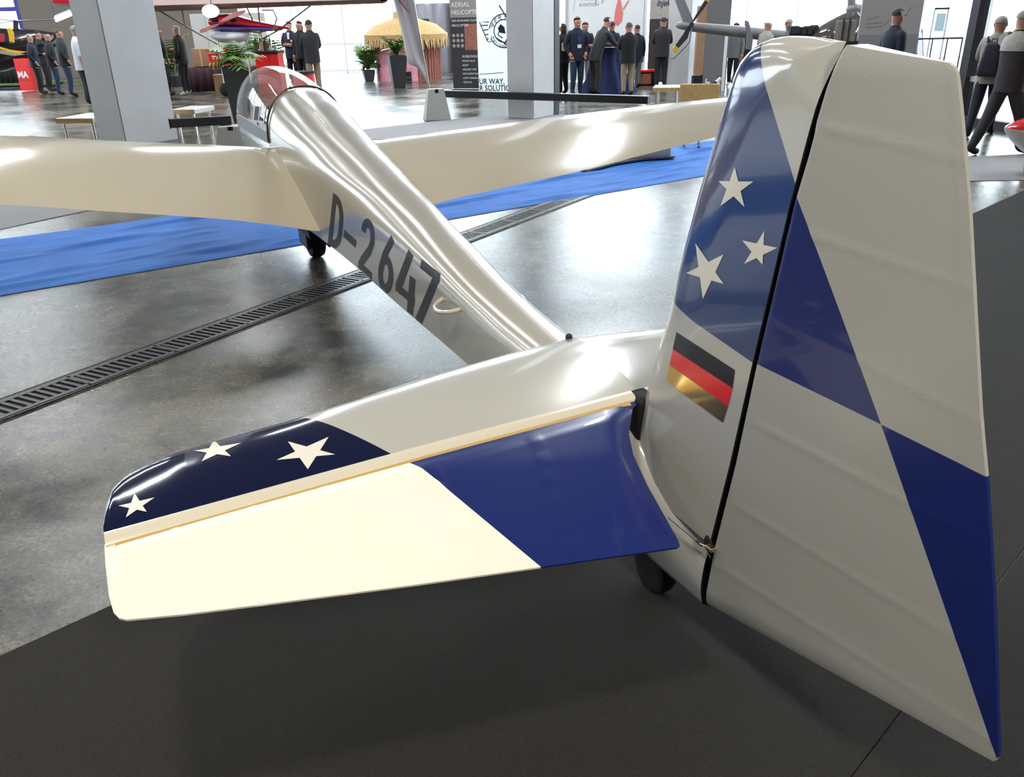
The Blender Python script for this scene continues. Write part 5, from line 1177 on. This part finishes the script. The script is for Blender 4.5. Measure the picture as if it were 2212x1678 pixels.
# far right: red and white nose, chairs
Y = 9.6
t, o0 = base_thing('aircraft_nose', 'red and white rounded aircraft nose at the right edge', 'aircraft', 2230, Y)
bm = B(); loft_px(bm, [(2172, 276, 279, .1), (2180, 270, 292, .35), (2195, 263, 312, .6), (2215, 256, 330, .8), (2250, 246, 348, 1), (2330, 235, 360, 1.1), (2420, 235, 360, 1.1)], Y, 0.30)
a_, b_ = aty(2172, 277, Y), aty(2300, 285, Y); d = b_-a_; nn = V((0, 0, 1)); 
bmesh.ops.bisect_plane(bm, geom=bm.verts[:]+bm.edges[:]+bm.faces[:], plane_co=a_, plane_no=V((-d.z, 0, d.x)).normalized())
for f in bm.faces: f.material_index = 1 if (f.calc_center_median()-a_).dot(V((-d.z, 0, d.x))) > 0 else 0
obj('shell', rel(bm, o0), [M['white'], M['shiny_red']], t, smooth=60); obj('prop_stand', tube(B(), [(0.25, 0, 0.006), (0.25, 0, 0.55)], 0.05, 10), M['foot_grey'], t)
for i, x in enumerate((1972, 1988)):
    t = thing('folding_chair', ['blue and white folded chair leaning left of its twin beyond the rudder', 'blue and white folded chair leaning right of its twin beyond the rudder'][i], 'chair', at(x+6, 150), R(10), 'folded chairs beyond the rudder')
    obj('seat_panel', bbox((-0.2, -0.02, 0.35), (0.0, 0.02, 1.15), 0.01, M=Matrix.Rotation(R(-14), 4, 'Y')), M['plain_white'], t)
    for xx in (-0.24, 0.02): obj('frame_leg', tube(B(), [(xx-0.32, 0, 1.25), (xx, 0, 0.0)], 0.022, 6), M['blue_frame'], t)
# ---------------------------------------------------------------- wing support, mat, chair legs under starboard wing
t = thing('wing_support', 'white box trestle holding up the starboard wing from below', 'support', at(1392, 350), math.atan2(dv.y, dv.x)-R(2)); 
a, b = at(1330, 352), at(1448, 344); w_ = (b-a).length; t.location = a; t.rotation_euler = (0, 0, math.atan2((b-a).y, (b-a).x))
obj('box', bbox((0, 0.0, 0), (w_, 0.28, 0.34), 0.006), M['pillar'], t); obj('pad', bbox((0, 0.0, 0.34), (w_, 0.28, 0.38), 0.01), M['c_grey'], t)
mp = [at(1252, 372), at(1270, 376), at(1330, 360), at(1390, 350), at(1458, 346), at(1448, 338), at(1400, 336), at(1340, 340)]
slab('grey_mat', mp, 0.03, 0.05, mat('mat_grey', (0.16, 0.16, 0.17), 0.8), 'grey mat under the white wing support on the blue cloth', 'mat')
tag(obj('red_clip', bbox((0, 0, 0), (0.05, 0.05, 0.03), 0.005), M['darkred'], loc=at(1336, 348)+V((0, 0, 0.05))), 'small red clip lying at the edge of the grey mat', 'clip')
t = thing('stool', 'stool under the starboard wing, only its thin legs visible', 'stool', at(1500, 322))
obj('seat', bbox((-0.2, -0.05, 0.52), (0.2, 0.35, 0.56), 0.02), M['c_charcoal'], t)
for p, q_ in (((-0.12, 0.2), M['ink']), ((0.06, 0.0), M['steel']), ((-0.14, 0.0), M['steel']), ((0.12, 0.3), M['ink'])): obj('leg', tube(B(), [(p[0], p[1], 0.0), (p[0], p[1], 0.52)], 0.010, 8), q_, t); 
for p in ((0.06, 0.0),): obj('foot_cap', tube(B(), [(p[0], p[1], 0.0), (p[0], p[1], 0.03)], 0.018, 8), M['rubber'], t)

# ---------------------------------------------------------------- glider details: canopy, wheels, fittings
def canopy_ring(s, n=30, grow=0.0):
    ys = [4.64, 4.9, 5.2, 5.5, 5.9, 6.3, 6.6, 6.85, 7.0]
    w_ = smooth_interp(s, ys, [0.288, 0.293, 0.295, 0.294, 0.286, 0.262, 0.225, 0.165, 0.03]); zb = smooth_interp(s, ys, [0.955, 0.955, 0.95, 0.95, 0.945, 0.93, 0.90, 0.87, 0.84]); zt = smooth_interp(s, ys, [1.318, 1.360, 1.400, 1.418, 1.415, 1.35, 1.25, 1.10, 0.90])
    return [V(((w_+grow)*(abs(cos(a))**(2/2.35))*(1 if cos(a) >= 0 else -1), s, zb+(zt-zb+grow)*abs(sin(a))**(2/2.35))) for a in [pi*i/n for i in range(n+1)]]
bm = B(); ss = [4.64+i*2.36/50 for i in range(51)]; grid(bm, [canopy_ring(s, grow=0.004) for s in ss])
M['plexi'] = mat('plexiglass', (0.42, 0.36, 0.32), 0.03, alpha=0.34, coat=1.0)
can = obj('canopy', bm, M['plexi'], gl, smooth=True)
obj('canopy_hoop', tube(B(), canopy_ring(4.645, 40, 0.006), 0.0075, 6), mat('hoop_metal', (0.12, 0.09, 0.07), 0.3, metal=0.8), gl, smooth=True)
for sgn in (-1, 1):
    bm = B(); P = []
    for s in ss[:-3]:
        r = canopy_ring(s, grow=0.008); b_ = r[-1] if sgn < 0 else r[0]; b2 = r[-2].lerp(r[-3], 0.3) if sgn < 0 else r[1].lerp(r[2], 0.3); P.append([b_+V((0, 0, -0.012)), b2+V((sgn*0.003, 0, 0)), b2+V((-sgn*0.01, 0, 0)), b_+V((-sgn*0.02, 0, -0.012))])
    grid(bm, P, closev=True); obj('canopy_frame', bm, mat('frame_grey', (0.11, 0.11, 0.115), 0.4), gl, smooth=40)
# ventilation window on the port side
canT = bvh_of(can)
wp = [V(p) for p in ((550, 227), (576, 230), (571, 266), (547, 261))]
def wq(u, v): return wp[3].lerp(wp[2], u).lerp(wp[0].lerp(wp[1], u), v)
decal_view('window_edge', [[tuple(wq(*p)) for p in q4] for q4 in (((0, 0), (1, 0), (1, .07), (0, .07)), ((0, .93), (1, .93), (1, 1), (0, 1)), ((0, 0), (.07, 0), (.07, 1), (0, 1)), ((.93, 0), (1, 0), (1, 1), (.93, 1)), ((.45, 0), (.52, 0), (.52, 1), (.45, 1)))], canT, M['plain_white'], can, off=0.003)
decal_view('window_opening', [[tuple(wq(*p)) for p in ((0.09, .07), (.43, .07), (.43, .93), (.09, .93))]], canT, M['gap'], can, off=0.003)
# seat and headrest seen through the canopy
obj('headrest', bbox((-0.12, 4.70, 0.93), (0.12, 4.80, 1.16), 0.03, 3), M['reed'], gl, smooth=40); obj('instrument_panel', bbox((-0.16, 5.9, 0.86), (0.16, 5.96, 1.10), 0.02), M['c_charcoal'], gl)
obj('seat', bbox((-0.2, 4.8, 0.9), (0.2, 5.6, 0.955), 0.02), M['c_grey'], gl)
def wheel(y, r, w_, name, hubr, m=None, x=0):
    bm = B(); prof = [(hubr, -w_*0.42), (r*0.80, -w_/2), (r*0.93, -w_*0.42), (r, -w_*0.2), (r, w_*0.2), (r*0.93, w_*0.42), (r*0.80, w_/2), (hubr, w_*0.42)]; lathe(bm, prof, 32)
    for v in bm.verts: c = v.co.copy(); v.co = V((x+c.z, y+c.x, r+c.y))
    o = obj(name, bm, M['rubber'], gl, smooth=40)
    bm = B(); lathe(bm, [(hubr*1.05, -w_*0.35), (hubr*1.05, w_*0.35)], 24)
    for v in bm.verts: c = v.co.copy(); v.co = V((x+c.z, y+c.x, r+c.y))
    obj('wheel_hub', bm, M['steel'], o, smooth=40); return o
wheel(0.045, 0.088, 0.065, 'tail_wheel', 0.035); wheel(4.86, 0.19, 0.12, 'main_wheel', 0.07)
obj('wheel_fairing', bbox((-0.10, 4.55, 0.20), (0.10, 5.25, 0.36), 0.03, 3), M['c_black'], gl)
bm = B(); 
for s in (-1, 1): box(bm, (s*0.085-0.012, 4.70, 0.10), (s*0.085+0.012, 5.0, 0.28))
bmesh.ops.bevel(bm, geom=bm.edges[:], offset=0.005, segments=2, affect='EDGES'); obj('wheel_fork', bm, M['cast'], gl)
# rudder horn, clevis and control cable
c = fp(1531, 1184, -0.062)
obj('clevis', bbox((c.x-0.004, c.y-0.016, c.z-0.006), (c.x+0.018, c.y+0.014, c.z+0.006), 0.003), M['brass'], gl); obj('clevis_pin', tube(B(), [(c.x-0.009, c.y+0.002, c.z), (c.x+0.01, c.y+0.002, c.z)], 0.0035, 8), M['steel'], gl)
obj('split_pin', tube(B(), [(c.x-0.004, c.y-0.002, c.z-0.012), (c.x-0.006, c.y-0.018, c.z-0.018)], 0.0012, 6), M['steel'], gl)
obj('control_cable', tube(B(), [c+V((0, 0.01, 0)), fp(1508, 1172, -0.064), fp(1443, 1118, -0.085)], 0.0013, 6), M['steel'], gl); obj('cable_sleeve', tube(B(), [fp(1516, 1179, -0.063), fp(1504, 1168, -0.065)], 0.0032, 8), M['c_charcoal'], gl)
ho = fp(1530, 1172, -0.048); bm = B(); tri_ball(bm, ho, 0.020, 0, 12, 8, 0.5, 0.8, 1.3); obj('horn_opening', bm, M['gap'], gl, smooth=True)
obj('stabiliser_bolt', lathe(B(), [(0.012, 0.0), (0.012, 0.012), (0.006, 0.018)], 12), M['c_charcoal'], gl, loc=(-0.02, 0.60, 0.70))
# stabiliser seat between fuselage and tailplane, painted near-black for the recess's shade
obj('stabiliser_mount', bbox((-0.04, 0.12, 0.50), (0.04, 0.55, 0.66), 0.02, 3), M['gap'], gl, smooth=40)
